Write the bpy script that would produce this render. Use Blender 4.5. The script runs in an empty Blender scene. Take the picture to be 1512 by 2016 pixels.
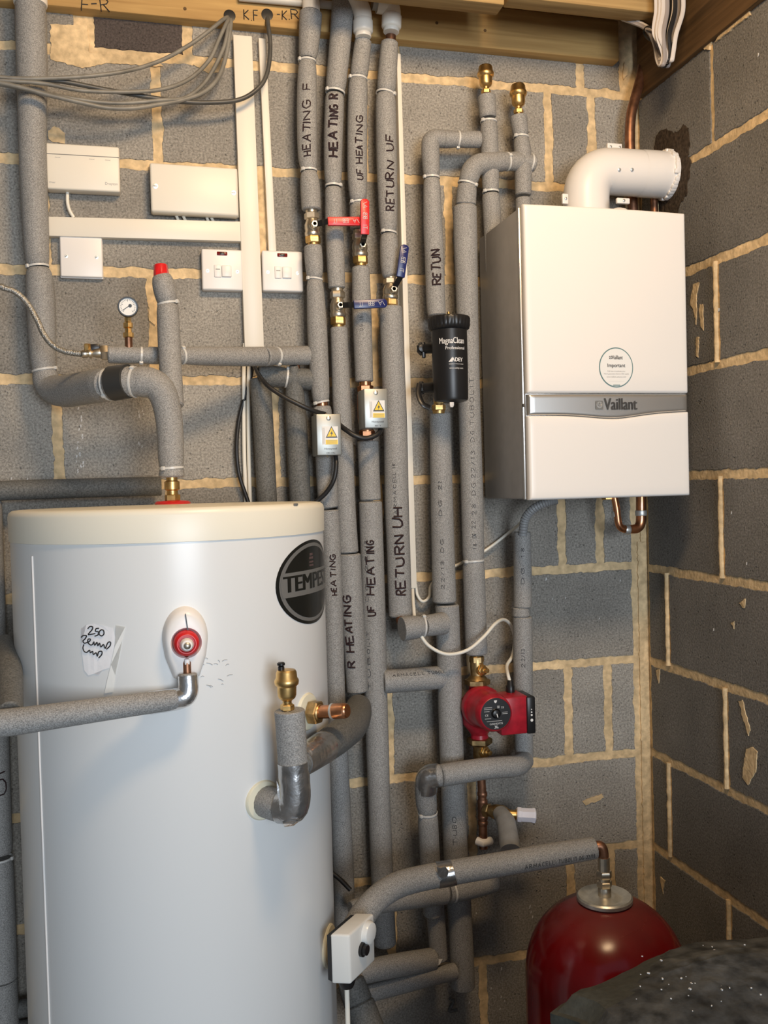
import bpy, bmesh, math, random
from mathutils import Vector, Matrix, noise as mnoise
C = bpy.context.scene.collection
S = bpy.context.scene
PI = math.pi
random.seed(4)

# ------------------------------------------------------------------ camera
FOC = 1800.0
YAW, PITCH, ROLL = 0.248314, -0.02602, -0.027031
CAM = Vector((-1.15884, -1.99171, 1.50683))
_cy, _sy = math.cos(YAW), math.sin(YAW)
FWD = Vector((_sy*math.cos(PITCH), _cy*math.cos(PITCH), math.sin(PITCH)))
_r0 = Vector((_cy, -_sy, 0)); _u0 = _r0.cross(FWD)
RGT = math.cos(ROLL)*_r0 + math.sin(ROLL)*_u0
UPV = -math.sin(ROLL)*_r0 + math.cos(ROLL)*_u0
cd = bpy.data.cameras.new('camera'); cam = bpy.data.objects.new('camera', cd); C.objects.link(cam)
M = Matrix((RGT, UPV, -FWD)).transposed().to_4x4(); M.translation = CAM
cam.matrix_world = M
cd.sensor_fit = 'AUTO'; cd.sensor_width = 36; cd.lens = 36*FOC/2016; cd.clip_start = .02
S.camera = cam

# ------------------------------------------------------------------ light and exposure
S.view_settings.view_transform = 'Standard'; S.view_settings.look = 'None'
S.view_settings.gamma = 1; S.view_settings.use_curve_mapping = False
S.view_settings.exposure = -0.06
w = bpy.data.worlds.new('world'); S.world = w; w.use_nodes = True
bg = w.node_tree.nodes['Background']; bg.inputs[0].default_value = (.70, .82, 1, 1); bg.inputs[1].default_value = .34

def area(name, loc, target, sx, sy, power, col):
    l = bpy.data.lights.new(name, 'AREA'); l.shape = 'RECTANGLE'; l.size = sx; l.size_y = sy
    l.energy = power; l.color = col
    o = bpy.data.objects.new(name, l); C.objects.link(o); o.location = loc
    d = Vector(target) - Vector(loc); o.rotation_euler = d.to_track_quat('-Z', 'Y').to_euler()
    return o
area('ceiling_lamp_light', (-.70, -1.30, 2.67), (-.8, 0, 1.8), .40, .30, 26, (1, .70, .40))
area('door_daylight', (-.60, -4.3, 1.55), (-.9, 0, 1.35), 1.2, 1.2, 90, (.84, .92, 1))

# ------------------------------------------------------------------ pixel -> place helpers (a point at its real distance d from the back wall)
def ray(u, v): return FWD + RGT*((u-756)/FOC) - UPV*((v-1008)/FOC)
def P(u, v, d=0.0):
    r = ray(u, v); t = (-d - CAM.y)/r.y; return CAM + r*t
def PR(u, v, x=0.0):
    r = ray(u, v); t = (x - CAM.x)/r.x; return CAM + r*t
def PZ(u, v, z):
    r = ray(u, v); t = (z - CAM.z)/r.z; return CAM + r*t
def depth(p): return (p - CAM).dot(FWD)
def proj(p):
    q = p - CAM; z = q.dot(FWD); return 756 + FOC*q.dot(RGT)/z, 1008 - FOC*q.dot(UPV)/z
def px(n, p): return n*depth(p)/FOC        # n pixels at the distance of p, in metres

# ------------------------------------------------------------------ materials
def mat(name, col, rough=.5, metal=0.0, nscale=0, namt=0.0, bump=0.0, bscale=None, col2=None, spec=.5, coat=0.0, detail=4, big=0.0):
    m = bpy.data.materials.new(name); m.use_nodes = True
    nt = m.node_tree; b = nt.nodes['Principled BSDF']
    b.inputs['Roughness'].default_value = rough; b.inputs['Metallic'].default_value = metal
    b.inputs['Specular IOR Level'].default_value = spec; b.inputs['Coat Weight'].default_value = coat
    b.inputs['Base Color'].default_value = (*col, 1)
    tc = nt.nodes.new('ShaderNodeTexCoord')
    if nscale:
        n = nt.nodes.new('ShaderNodeTexNoise'); n.inputs['Scale'].default_value = nscale; n.inputs['Detail'].default_value = detail
        nt.links.new(tc.outputs['Object'], n.inputs['Vector'])
        r = nt.nodes.new('ShaderNodeValToRGB')
        c2 = col2 or tuple(min(1, c*(1+namt)) for c in col)
        c1 = tuple(c*(1-namt) for c in col)
        r.color_ramp.elements[0].color = (*c1, 1); r.color_ramp.elements[0].position = .32
        r.color_ramp.elements[1].color = (*c2, 1); r.color_ramp.elements[1].position = .68
        nt.links.new(n.outputs['Fac'], r.inputs['Fac'])
        out = r.outputs['Color']
        if big:
            n3 = nt.nodes.new('ShaderNodeTexNoise'); n3.inputs['Scale'].default_value = 9; n3.inputs['Detail'].default_value = 5
            nt.links.new(tc.outputs['Object'], n3.inputs['Vector'])
            mr = nt.nodes.new('ShaderNodeMapRange'); mr.inputs[1].default_value = .3; mr.inputs[2].default_value = .7
            mr.inputs[3].default_value = 1-big; mr.inputs[4].default_value = 1+big
            nt.links.new(n3.outputs['Fac'], mr.inputs[0])
            mx = nt.nodes.new('ShaderNodeVectorMath'); mx.operation = 'SCALE'
            nt.links.new(out, mx.inputs[0]); nt.links.new(mr.outputs[0], mx.inputs['Scale']); out = mx.outputs[0]
        nt.links.new(out, b.inputs['Base Color'])
    if bump:
        n2 = nt.nodes.new('ShaderNodeTexNoise'); n2.inputs['Scale'].default_value = bscale or nscale or 200; n2.inputs['Detail'].default_value = 3
        nt.links.new(tc.outputs['Object'], n2.inputs['Vector'])
        bp = nt.nodes.new('ShaderNodeBump'); bp.inputs['Strength'].default_value = bump; bp.inputs['Distance'].default_value = .002
        nt.links.new(n2.outputs['Fac'], bp.inputs['Height']); nt.links.new(bp.outputs['Normal'], b.inputs['Normal'])
    return m

def block_mat(name, base, lo=.75, hi=1.25, pits=1.0):
    m = bpy.data.materials.new(name); m.use_nodes = True
    nt = m.node_tree; N = nt.nodes; L = nt.links; b = N['Principled BSDF']
    b.inputs['Roughness'].default_value = .92; b.inputs['Specular IOR Level'].default_value = .2
    tc = N.new('ShaderNodeTexCoord')
    n1 = N.new('ShaderNodeTexNoise'); n1.inputs['Scale'].default_value = 230; n1.inputs['Detail'].default_value = 5; n1.inputs['Roughness'].default_value = .7
    n2 = N.new('ShaderNodeTexNoise'); n2.inputs['Scale'].default_value = 7; n2.inputs['Detail'].default_value = 6
    v = N.new('ShaderNodeTexVoronoi'); v.inputs['Scale'].default_value = 120; v.inputs['Randomness'].default_value = 1
    n4 = N.new('ShaderNodeTexNoise'); n4.inputs['Scale'].default_value = 45; n4.inputs['Detail'].default_value = 4
    geo = N.new('ShaderNodeNewGeometry')
    for n in (n1, n2, v, n4): L.new(tc.outputs['Object'], n.inputs['Vector'])
    r = N.new('ShaderNodeValToRGB')
    r.color_ramp.elements[0].position = .30; r.color_ramp.elements[0].color = (*[c*.45 for c in base], 1)
    r.color_ramp.elements[1].position = .72; r.color_ramp.elements[1].color = (*[c*1.55 for c in base], 1)
    L.new(n1.outputs['Fac'], r.inputs['Fac'])
    def mr(src, a, bb, c, d):
        q = N.new('ShaderNodeMapRange'); q.inputs[1].default_value = a; q.inputs[2].default_value = bb; q.inputs[3].default_value = c; q.inputs[4].default_value = d
        L.new(src, q.inputs[0]); return q.outputs[0]
    def scale(vec, f):
        q = N.new('ShaderNodeVectorMath'); q.operation = 'SCALE'; L.new(vec, q.inputs[0]); L.new(f, q.inputs['Scale']); return q.outputs[0]
    out = scale(r.outputs['Color'], mr(n2.outputs['Fac'], .3, .7, .84, 1.16))
    out = scale(out, mr(geo.outputs['Random Per Island'], 0, 1, lo, hi))
    pit = N.new('ShaderNodeMath'); pit.operation = 'ADD'
    L.new(v.outputs['Distance'], pit.inputs[0]); L.new(mr(n4.outputs['Fac'], .3, .7, -.12, .3), pit.inputs[1])
    pm = mr(pit.outputs[0], .06, .20, .55 if pits else 1, 1)
    out = scale(out, pm)
    L.new(out, b.inputs['Base Color'])
    h = N.new('ShaderNodeMath'); h.operation = 'ADD'; L.new(n1.outputs['Fac'], h.inputs[0])
    L.new(mr(pit.outputs[0], .05, .25, -1.0, 0), h.inputs[1])
    bp = N.new('ShaderNodeBump'); bp.inputs['Strength'].default_value = .75; bp.inputs['Distance'].default_value = .0025
    L.new(h.outputs[0], bp.inputs['Height']); L.new(bp.outputs['Normal'], b.inputs['Normal'])
    return m

def wood_mat(name, base, dark, axis='X', stain=None):
    m = bpy.data.materials.new(name); m.use_nodes = True
    nt = m.node_tree; N = nt.nodes; L = nt.links; b = N['Principled BSDF']
    b.inputs['Roughness'].default_value = .75; b.inputs['Specular IOR Level'].default_value = .25
    tc = N.new('ShaderNodeTexCoord'); mp = N.new('ShaderNodeMapping')
    mp.inputs['Scale'].default_value = {'X': (1.5, 30, 30), 'Y': (30, 1.5, 30)}[axis]
    L.new(tc.outputs['Object'], mp.inputs['Vector'])
    n = N.new('ShaderNodeTexNoise'); n.inputs['Scale'].default_value = 2.2; n.inputs['Detail'].default_value = 6; n.inputs['Distortion'].default_value = .6
    L.new(mp.outputs[0], n.inputs['Vector'])
    r = N.new('ShaderNodeValToRGB'); r.color_ramp.elements[0].position = .3; r.color_ramp.elements[0].color = (*dark, 1)
    r.color_ramp.elements[1].position = .65; r.color_ramp.elements[1].color = (*base, 1)
    L.new(n.outputs['Fac'], r.inputs['Fac']); L.new(r.outputs['Color'], b.inputs['Base Color'])
    bp = N.new('ShaderNodeBump'); bp.inputs['Strength'].default_value = .2; bp.inputs['Distance'].default_value = .002
    L.new(n.outputs['Fac'], bp.inputs['Height']); L.new(bp.outputs['Normal'], b.inputs['Normal'])
    return m

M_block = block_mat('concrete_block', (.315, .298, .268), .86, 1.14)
M_block_shaded = block_mat('concrete_block_shaded', (.195, .190, .180), .9, 1.1)  # same block, darker: shade on the right wall is put into the colour
M_brick = block_mat('dark_brick', (.09, .075, .07), .95, 1.05)
M_mortar = mat('ochre_mortar', (.66, .50, .295), .95, 0, 60, .22, .8, 140, spec=.15, big=.15)
M_hole = mat('dark_hole_mortar', (.060, .045, .033), .95, 0, 120, .45, .8, 200, spec=.15)
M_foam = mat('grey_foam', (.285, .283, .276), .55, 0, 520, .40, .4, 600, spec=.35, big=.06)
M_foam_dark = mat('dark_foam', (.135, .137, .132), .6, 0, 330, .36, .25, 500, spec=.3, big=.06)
M_cream = mat('cream_plastic', (.80, .755, .66), .38, spec=.4)
M_white = mat('white_plastic', (.82, .80, .78), .35, spec=.45)
M_fit = mat('white_push_fit', (.86, .82, .74), .4)
M_boiler = mat('white_enamel', (.83, .805, .775), .33, spec=.4, bump=.01, bscale=900)
M_side = mat('grey_casing', (.36, .35, .34), .38, .25, 40, .05)
M_silver = mat('brushed_silver', (.66, .65, .63), .34, .9)
M_trim = mat('satin_trim', (.62, .61, .59), .3, .7)
M_cyl = mat('cylinder_enamel', (.74, .755, .755), .30, spec=.5, bump=.012, bscale=14)
M_lid = mat('cream_lid', (.80, .77, .66), .35, spec=.45)
M_rosette = mat('yellowed_plastic', (.74, .71, .56), .5)
M_nickel = mat('nickel', (.74, .67, .55), .36, 1, 60, .12)
M_brass = mat('brass', (.70, .46, .18), .38, 1, 70, .25)
M_brass_old = mat('dull_brass', (.46, .32, .15), .42, 1, 70, .35)
M_copper = mat('copper', (.62, .29, .15), .3, 1, 45, .28)
M_copper_old = mat('dull_copper', (.30, .15, .09), .45, .9, 45, .35)
M_steel = mat('galvanised_steel', (.66, .68, .67), .4, .8, 60, .15)
M_zinc = mat('zinc_cover', (.40, .41, .39), .42, .8, 25, .08)
M_black = mat('black_plastic', (.012, .012, .013), .35, spec=.45)
M_rubber = mat('black_cable', (.016, .016, .017), .45)
M_grey_cable = mat('grey_cable', (.20, .19, .165), .45, 0, 30, .25)
M_grey_cable_dark = mat('dark_grey_cable', (.07, .068, .062), .45, 0, 30, .25)
M_white_cable = mat('white_cable', (.80, .77, .68), .4)
M_grey_pvc = mat('grey_corrugated', (.25, .26, .27), .5)
M_red = mat('red_lever', (.62, .015, .018), .35)
M_blue = mat('blue_lever', (.010, .018, .12), .3)
M_pump = mat('pump_red', (.36, .012, .025), .34, 0, 60, .18, spec=.5)
M_vessel = mat('vessel_red', (.165, .003, .005), .16, 0, 9, .25, .02, 60, spec=.45)
def add_dust(m, z0, z1, col, amt):
    nt = m.node_tree; N = nt.nodes; L = nt.links; b = N['Principled BSDF']
    tc = N.new('ShaderNodeTexCoord'); sp = N.new('ShaderNodeSeparateXYZ'); L.new(tc.outputs['Object'], sp.inputs[0])
    n = N.new('ShaderNodeTexNoise'); n.inputs['Scale'].default_value = 14; n.inputs['Detail'].default_value = 5; L.new(tc.outputs['Object'], n.inputs['Vector'])
    a = N.new('ShaderNodeMath'); a.operation = 'MULTIPLY_ADD'; L.new(n.outputs['Fac'], a.inputs[0]); a.inputs[1].default_value = .06; L.new(sp.outputs['Z'], a.inputs[2])
    r = N.new('ShaderNodeMapRange'); r.inputs[1].default_value = z0; r.inputs[2].default_value = z1; r.inputs[3].default_value = 0; r.inputs[4].default_value = amt; L.new(a.outputs[0], r.inputs[0])
    src = b.inputs['Base Color'].links[0].from_socket
    mx = N.new('ShaderNodeMix'); mx.data_type = 'RGBA'; L.new(r.outputs[0], mx.inputs['Factor']); L.new(src, mx.inputs['A']); mx.inputs['B'].default_value = (*col, 1); L.new(mx.outputs['Result'], b.inputs['Base Color'])
    r2 = N.new('ShaderNodeMapRange'); r2.inputs[1].default_value = 0; r2.inputs[2].default_value = amt; r2.inputs[3].default_value = .16; r2.inputs[4].default_value = .6; L.new(r.outputs[0], r2.inputs[0]); L.new(r2.outputs[0], b.inputs['Roughness'])
add_dust(M_vessel, .66, .79, (.20, .13, .12), .55)
M_tie = mat('clear_tie', (.62, .62, .60), .35)
M_ink = mat('marker_ink', (.022, .008, .010), .6)
M_inkblk = mat('black_ink', (.010, .010, .012), .55)
M_print = mat('grey_print', (.055, .055, .06), .7)
M_foil = mat('foil_tape', (.72, .72, .72), .24, .92, 40, .1, 1.0, 45)
M_dfoil = mat('dull_foil_tape', (.46, .46, .46), .26, .88, 40, .2, 1.0, 50)
M_blacktape = mat('black_tape', (.035, .036, .036), .45)
M_beam = wood_mat('yellow_timber', (.52, .335, .13), (.36, .21, .075))
M_joist = wood_mat('pale_timber', (.44, .30, .13), (.27, .17, .07))
M_plate = wood_mat('brown_timber', (.17, .10, .045), (.08, .048, .022), 'Y')
M_board = wood_mat('ceiling_board', (.32, .22, .11), (.2, .13, .06))
M_tarp = mat('dusty_grey_sheet', (.038, .041, .043), .85, 0, 40, .5, .6, 90, col2=(.085, .09, .093), spec=.25, big=.35)
M_tarp_edge = mat('grey_sheet_edge', (.036, .038, .031), .7, 0, 120, .2, .3, 200)
M_paint = mat('white_paint_fleck', (.62, .62, .62), .8)
M_floor = mat('concrete_floor', (.24, .23, .22), .9, 0, 12, .2, .3, 90)
M_yellow = mat('warning_yellow', (.85, .60, .02), .45)
M_label = mat('label_white', (.80, .80, .78), .5)
M_sticker = mat('sticker_black', (.010, .011, .010), .22)
M_stickgrey = mat('sticker_grey', (.16, .16, .155), .3)
M_teal = mat('teal_ring', (.12, .22, .23), .4)
M_text = mat('dark_text', (.05, .05, .055), .5)
M_gtext = mat('grey_text', (.35, .35, .35), .5)
M_wtext = mat('white_text', (.72, .72, .72), .45)
M_paper = mat('paper', (.84, .84, .86), .7, 0, 40, .03, .2, 90)
M_clear = mat('clear_tape', (.85, .86, .84), .3)
M_neon = mat('neon_lens', (.16, .008, .006), .15)
M_cap = mat('white_cap', (.78, .80, .92), .4)
M_strand = mat('strand_white', (.62, .58, .55), .45)
M_strandg = mat('strand_grey', (.30, .27, .26), .45)

# ------------------------------------------------------------------ object helpers
BASE = {}
def link(o): C.objects.link(o); return o
def tag(o, label, cat, group=None):
    o['label'] = label; o['category'] = cat
    if group: o['group'] = group
    return o
def thing(name, label, cat, base, group=None):
    o = link(bpy.data.objects.new(name, None)); o.location = base; o.empty_display_size = .05
    BASE[o.name] = Vector(base); return tag(o, label, cat, group)
def obj(name, bm, m, parent=None, base=None, label=None, kind=None, flat=False, ang=38):
    mats = m if isinstance(m, (list, tuple)) else [m]
    if parent is not None: base = BASE[parent.name]
    base = Vector(base) if base is not None else Vector((0, 0, 0))
    bmesh.ops.translate(bm, verts=bm.verts, vec=-base)
    bmesh.ops.recalc_face_normals(bm, faces=bm.faces)
    if not flat:
        for f in bm.faces: f.smooth = True
        for e in bm.edges:
            if len(e.link_faces) == 2 and e.calc_face_angle(0) > math.radians(ang): e.smooth = False
    me = bpy.data.meshes.new(name); bm.to_mesh(me); bm.free()
    for q in mats: me.materials.append(q)
    o = link(bpy.data.objects.new(name, me))
    if parent is not None: o.parent = parent
    else: o.location = base
    BASE[o.name] = base
    if label: o['label'] = label
    if kind: o['kind'] = kind
    return o
def NB(): return bmesh.new()

def frames(pts):
    n = len(pts); T = []
    for i in range(n):
        a = pts[max(0, i-1)]; b = pts[min(n-1, i+1)]; T.append((b-a).normalized())
    up = Vector((0, -1, 0)) if abs(T[0].y) < .9 else Vector((0, 0, 1))
    N = (up - T[0]*up.dot(T[0])).normalized(); out = []
    for t in T:
        N = N - t*N.dot(t)
        N = N.normalized() if N.length > 1e-6 else t.orthogonal().normalized()
        out.append((t, N.copy(), t.cross(N)))
    return out
def tube(bm, pts, rad, seg=14, caps=True, mi=0, flat=1.0, round_end=0.0):
    pts = [Vector(p) for p in pts]; n = len(pts)
    R = rad if isinstance(rad, (list, tuple)) else [rad]*n
    fr = frames(pts); rings = []
    P2, R2, F2 = list(pts), list(R), list(fr)
    if round_end:
        k = round_end
        P2 = [pts[0]-fr[0][0]*R[0]*k*.0]+P2; R2 = [R[0]*(1-k*.35)]+R2; F2 = [fr[0]]+F2
        P2[1] = pts[0]+fr[0][0]*R[0]*k*.35
        P2 = P2+[pts[-1]]; R2 = R2+[R[-1]*(1-k*.35)]; F2 = F2+[fr[-1]]
        P2[-2] = pts[-1]-fr[-1][0]*R[-1]*k*.35
    for p, r, (t, N, B) in zip(P2, R2, F2):
        rings.append([bm.verts.new(p + (N*math.cos(2*PI*k/seg)*flat + B*math.sin(2*PI*k/seg))*r) for k in range(seg)])
    for a, b in zip(rings, rings[1:]):
        for k in range(seg):
            f = bm.faces.new((a[k], a[(k+1) % seg], b[(k+1) % seg], b[k])); f.material_index = mi
    if caps:
        bm.faces.new(rings[0][::-1]).material_index = mi; bm.faces.new(rings[-1]).material_index = mi
def smooth_path(ctrl, step=.008, fillet=.06):
    """ctrl: (Vector, radius, fillet or None); corners rounded by bezier arcs, then resampled."""
    raw = []
    n = len(ctrl)
    for i, c in enumerate(ctrl):
        p, r = c[0], c[1]; fl = c[2] if len(c) > 2 and c[2] is not None else fillet
        if i in (0, n-1): raw.append((p, r)); continue
        a, b = ctrl[i-1], ctrl[i+1]
        la, lb = (a[0]-p).length, (b[0]-p).length
        ka, kb = min(fl, la*.48)/la, min(fl, lb*.48)/lb
        A, B = p.lerp(a[0], ka), p.lerp(b[0], kb)
        ra, rb = r+(a[1]-r)*ka, r+(b[1]-r)*kb
        for j in range(9):
            t = j/8; q = A*(1-t)**2 + p*2*t*(1-t) + B*t*t
            raw.append((q, (ra*(1-t)**2 + r*2*t*(1-t) + rb*t*t)))
    out = [raw[0]]
    for (p, r) in raw[1:]:
        q, rq = out[-1]; L = (p-q).length
        if L < 1e-5: continue
        k = max(1, int(L/step))
        for j in range(1, k+1): out.append((q.lerp(p, j/k), rq+(r-rq)*j/k))
    return [o[0] for o in out], [o[1] for o in out]
def catmull(pts, k=8):
    pts = [Vector(p) for p in pts]
    if len(pts) < 3: return pts
    q = [pts[0]*2-pts[1]] + pts + [pts[-1]*2-pts[-2]]; out = []
    for i in range(1, len(q)-2):
        a, b, c, d = q[i-1:i+3]
        for j in range(k):
            t = j/k
            out.append(.5*((2*b)+(c-a)*t+(2*a-5*b+4*c-d)*t*t+(3*b-a-3*c+d)*t**3))
    out.append(pts[-1]); return out
def box(bm, o, ax, ay, az, bevel=0.0, seg=2, mi=0):
    """o corner; ax, ay, az edge vectors"""
    o, ax, ay, az = map(Vector, (o, ax, ay, az))
    v = [bm.verts.new(o+ax*i+ay*j+az*k) for k in (0, 1) for j in (0, 1) for i in (0, 1)]
    F = [(0, 2, 3, 1), (4, 5, 7, 6), (0, 1, 5, 4), (2, 6, 7, 3), (0, 4, 6, 2), (1, 3, 7, 5)]
    fs = [bm.faces.new([v[i] for i in f]) for f in F]
    for f in fs: f.material_index = mi
    if bevel:
        es = list({e for f in fs for e in f.edges})
        bmesh.ops.bevel(bm, geom=es, offset=bevel, segments=seg, profile=.5, affect='EDGES', material=mi)
def cbox(bm, c, sx, sy, sz, bevel=0, mi=0, X=Vector((1, 0, 0)), Y=Vector((0, 1, 0)), Z=Vector((0, 0, 1)), seg=2):
    box(bm, Vector(c)-X*sx/2-Y*sy/2-Z*sz/2, X*sx, Y*sy, Z*sz, bevel, seg, mi)
def lathe(bm, o, axis, prof, seg=24, mi=0, close=True, rot=0.0):
    """prof: list of (radius, height along axis)"""
    axis = Vector(axis).normalized(); o = Vector(o)
    N = axis.orthogonal().normalized()
    if abs(axis.z) > .8: N = (Vector((0, -1, 0))-axis*Vector((0, -1, 0)).dot(axis)).normalized()
    B = axis.cross(N); rings = []
    for r, h in prof:
        rings.append([bm.verts.new(o+axis*h+(N*math.cos(2*PI*k/seg+rot)+B*math.sin(2*PI*k/seg+rot))*max(r, 1e-5)) for k in range(seg)])
    for a, b in zip(rings, rings[1:]):
        for k in range(seg):
            bm.faces.new((a[k], a[(k+1) % seg], b[(k+1) % seg], b[k])).material_index = mi
    if close:
        bm.faces.new(rings[0][::-1]).material_index = mi; bm.faces.new(rings[-1]).material_index = mi
def nut(bm, o, axis, r, h, mi=0, rot=.3):
    lathe(bm, o, axis, [(r*.9, 0), (r, h*.12), (r, h*.88), (r*.9, h)], 6, mi, rot=rot)
def prism(bm, pts, vec, mi=0):
    vec = Vector(vec)
    a = [bm.verts.new(Vector(p)) for p in pts]; b = [bm.verts.new(Vector(p)+vec) for p in pts]; n = len(a)
    bm.faces.new(a[::-1]).material_index = mi; bm.faces.new(b).material_index = mi
    for i in range(n): bm.faces.new((a[i], a[(i+1) % n], b[(i+1) % n], b[i])).material_index = mi

def text_polys(body, size=1.0, extrude=0.0):
    cu = bpy.data.curves.new('t', 'FONT'); cu.body = body; cu.size = size; cu.extrude = extrude
    cu.align_x = 'CENTER'; cu.align_y = 'CENTER'
    o = bpy.data.objects.new('t', cu); C.objects.link(o)
    dg = bpy.context.evaluated_depsgraph_get(); dg.update()
    me = o.evaluated_get(dg).to_mesh()
    V = [v.co.copy() for v in me.vertices]; F = [list(p.vertices) for p in me.polygons]
    bpy.data.objects.remove(o); bpy.data.curves.remove(cu)
    return V, F
def text_on(bm, body, size, fn, mi=0, sx=1.0, sy=1.0, bold=0.0):
    V, F = text_polys(body, size, 0)
    for ox in ((0,) if not bold else (-bold, 0, bold)):
        vs = [bm.verts.new(fn(v.x*sx+ox, v.y*sy)) for v in V]
        for f in F:
            try: bm.faces.new([vs[i] for i in f]).material_index = mi
            except ValueError: pass

# handwriting: strokes in a unit box
GL = {
 'H': (.62, [[(0, 0), (0, 1)], [(.6, 0), (.6, 1)], [(0, .5), (.6, .52)]]),
 'E': (.55, [[(.55, 1), (0, .98), (0, 0), (.55, .02)], [(0, .52), (.45, .52)]]),
 'A': (.62, [[(0, 0), (.3, 1), (.6, 0)], [(.12, .38), (.48, .38)]]),
 'T': (.6, [[(0, 1), (.6, 1)], [(.3, 1), (.3, 0)]]),
 'I': (.12, [[(.06, 0), (.06, 1)]]),
 'N': (.6, [[(0, 0), (.02, 1), (.58, 0), (.6, 1)]]),
 'G': (.62, [[(.6, .85), (.4, 1), (.15, .92), (0, .5), (.15, .06), (.45, 0), (.6, .2), (.6, .45), (.3, .45)]]),
 'F': (.5, [[(.5, 1), (0, .98), (0, 0)], [(0, .52), (.42, .52)]]),
 'R': (.58, [[(0, 0), (0, 1), (.42, .98), (.55, .76), (.42, .55), (0, .5)], [(.22, .5), (.58, 0)]]),
 'U': (.58, [[(0, 1), (.02, .25), (.18, 0), (.42, .02), (.57, .28), (.58, 1)]]),
 'K': (.56, [[(0, 0), (0, 1)], [(.52, 1), (0, .48), (.56, 0)]]),
 'O': (.6, [[(.3, 1), (.05, .8), (.02, .25), (.3, 0), (.56, .25), (.56, .8), (.3, 1)]]),
 'B': (.56, [[(0, 0), (0, 1), (.4, .98), (.5, .76), (.38, .54), (0, .52)], [(.38, .54), (.56, .3), (.42, .02), (0, 0)]]),
 'L': (.5, [[(0, 1), (0, 0), (.5, 0)]]),
 'D': (.6, [[(0, 0), (0, 1), (.35, .95), (.58, .6), (.55, .3), (.3, .02), (0, 0)]]),
 'M': (.75, [[(0, 0), (.05, 1), (.37, .35), (.7, 1), (.75, 0)]]),
 'C': (.56, [[(.55, .85), (.3, 1), (.04, .7), (.04, .3), (.3, 0), (.56, .18)]]),
 '2': (.5, [[(.02, .78), (.2, 1), (.46, .86), (.42, .6), (0, 0), (.52, 0)]]),
 '1': (.2, [[(0, .8), (.14, 1), (.14, 0)]]),
 '3': (.5, [[(.02, .92), (.3, 1), (.46, .8), (.2, .54), (.48, .3), (.3, 0), (0, .08)]]),
 '8': (.5, [[(.25, .54), (.05, .75), (.25, 1), (.45, .76), (.25, .54), (.02, .25), (.25, 0), (.48, .25), (.25, .54)]]),
 '/': (.4, [[(0, 0), (.4, 1)]]), '-': (.4, [[(.02, .5), (.38, .5)]]), '.': (.1, [[(.04, 0), (.06, .06)]]), ' ': (.42, []),
}
def strokes(txt, gap=.22, jit=.04, rnd=None):
    rnd = rnd or random
    x = 0; out = []
    for ch in txt:
        wd, st = GL[ch]; dy = rnd.uniform(-jit, jit); sk = rnd.uniform(-jit, jit)*1.5; sc = 1+rnd.uniform(-jit, jit)*1.5
        for s in st:
            out.append([(x+(a+sk*b)*1.0+rnd.uniform(-jit, jit)*.4, b*sc+dy+rnd.uniform(-jit, jit)*.4) for a, b in s])
        x += wd+gap
    return out, x-gap
def write(bm, txt, fn, length, height, thick, jit=.05, rnd=None, gap=.22):
    """fn(x along, y across) -> point on the surface; centred on 0,0"""
    st, W = strokes(txt, gap, jit, rnd)
    for s in st:
        q = []
        for (x0, y0), (x1, y1) in zip(s, s[1:]):
            L = math.hypot((x1-x0)*length/W, (y1-y0)*height); k = max(2, int(L/.004))
            q += [(x0+(x1-x0)*j/k, y0+(y1-y0)*j/k) for j in range(k)]
        q.append(s[-1])
        tube(bm, [fn((x/W-.5)*length, (y-.5)*height) for x, y in q], thick, 6)

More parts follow.
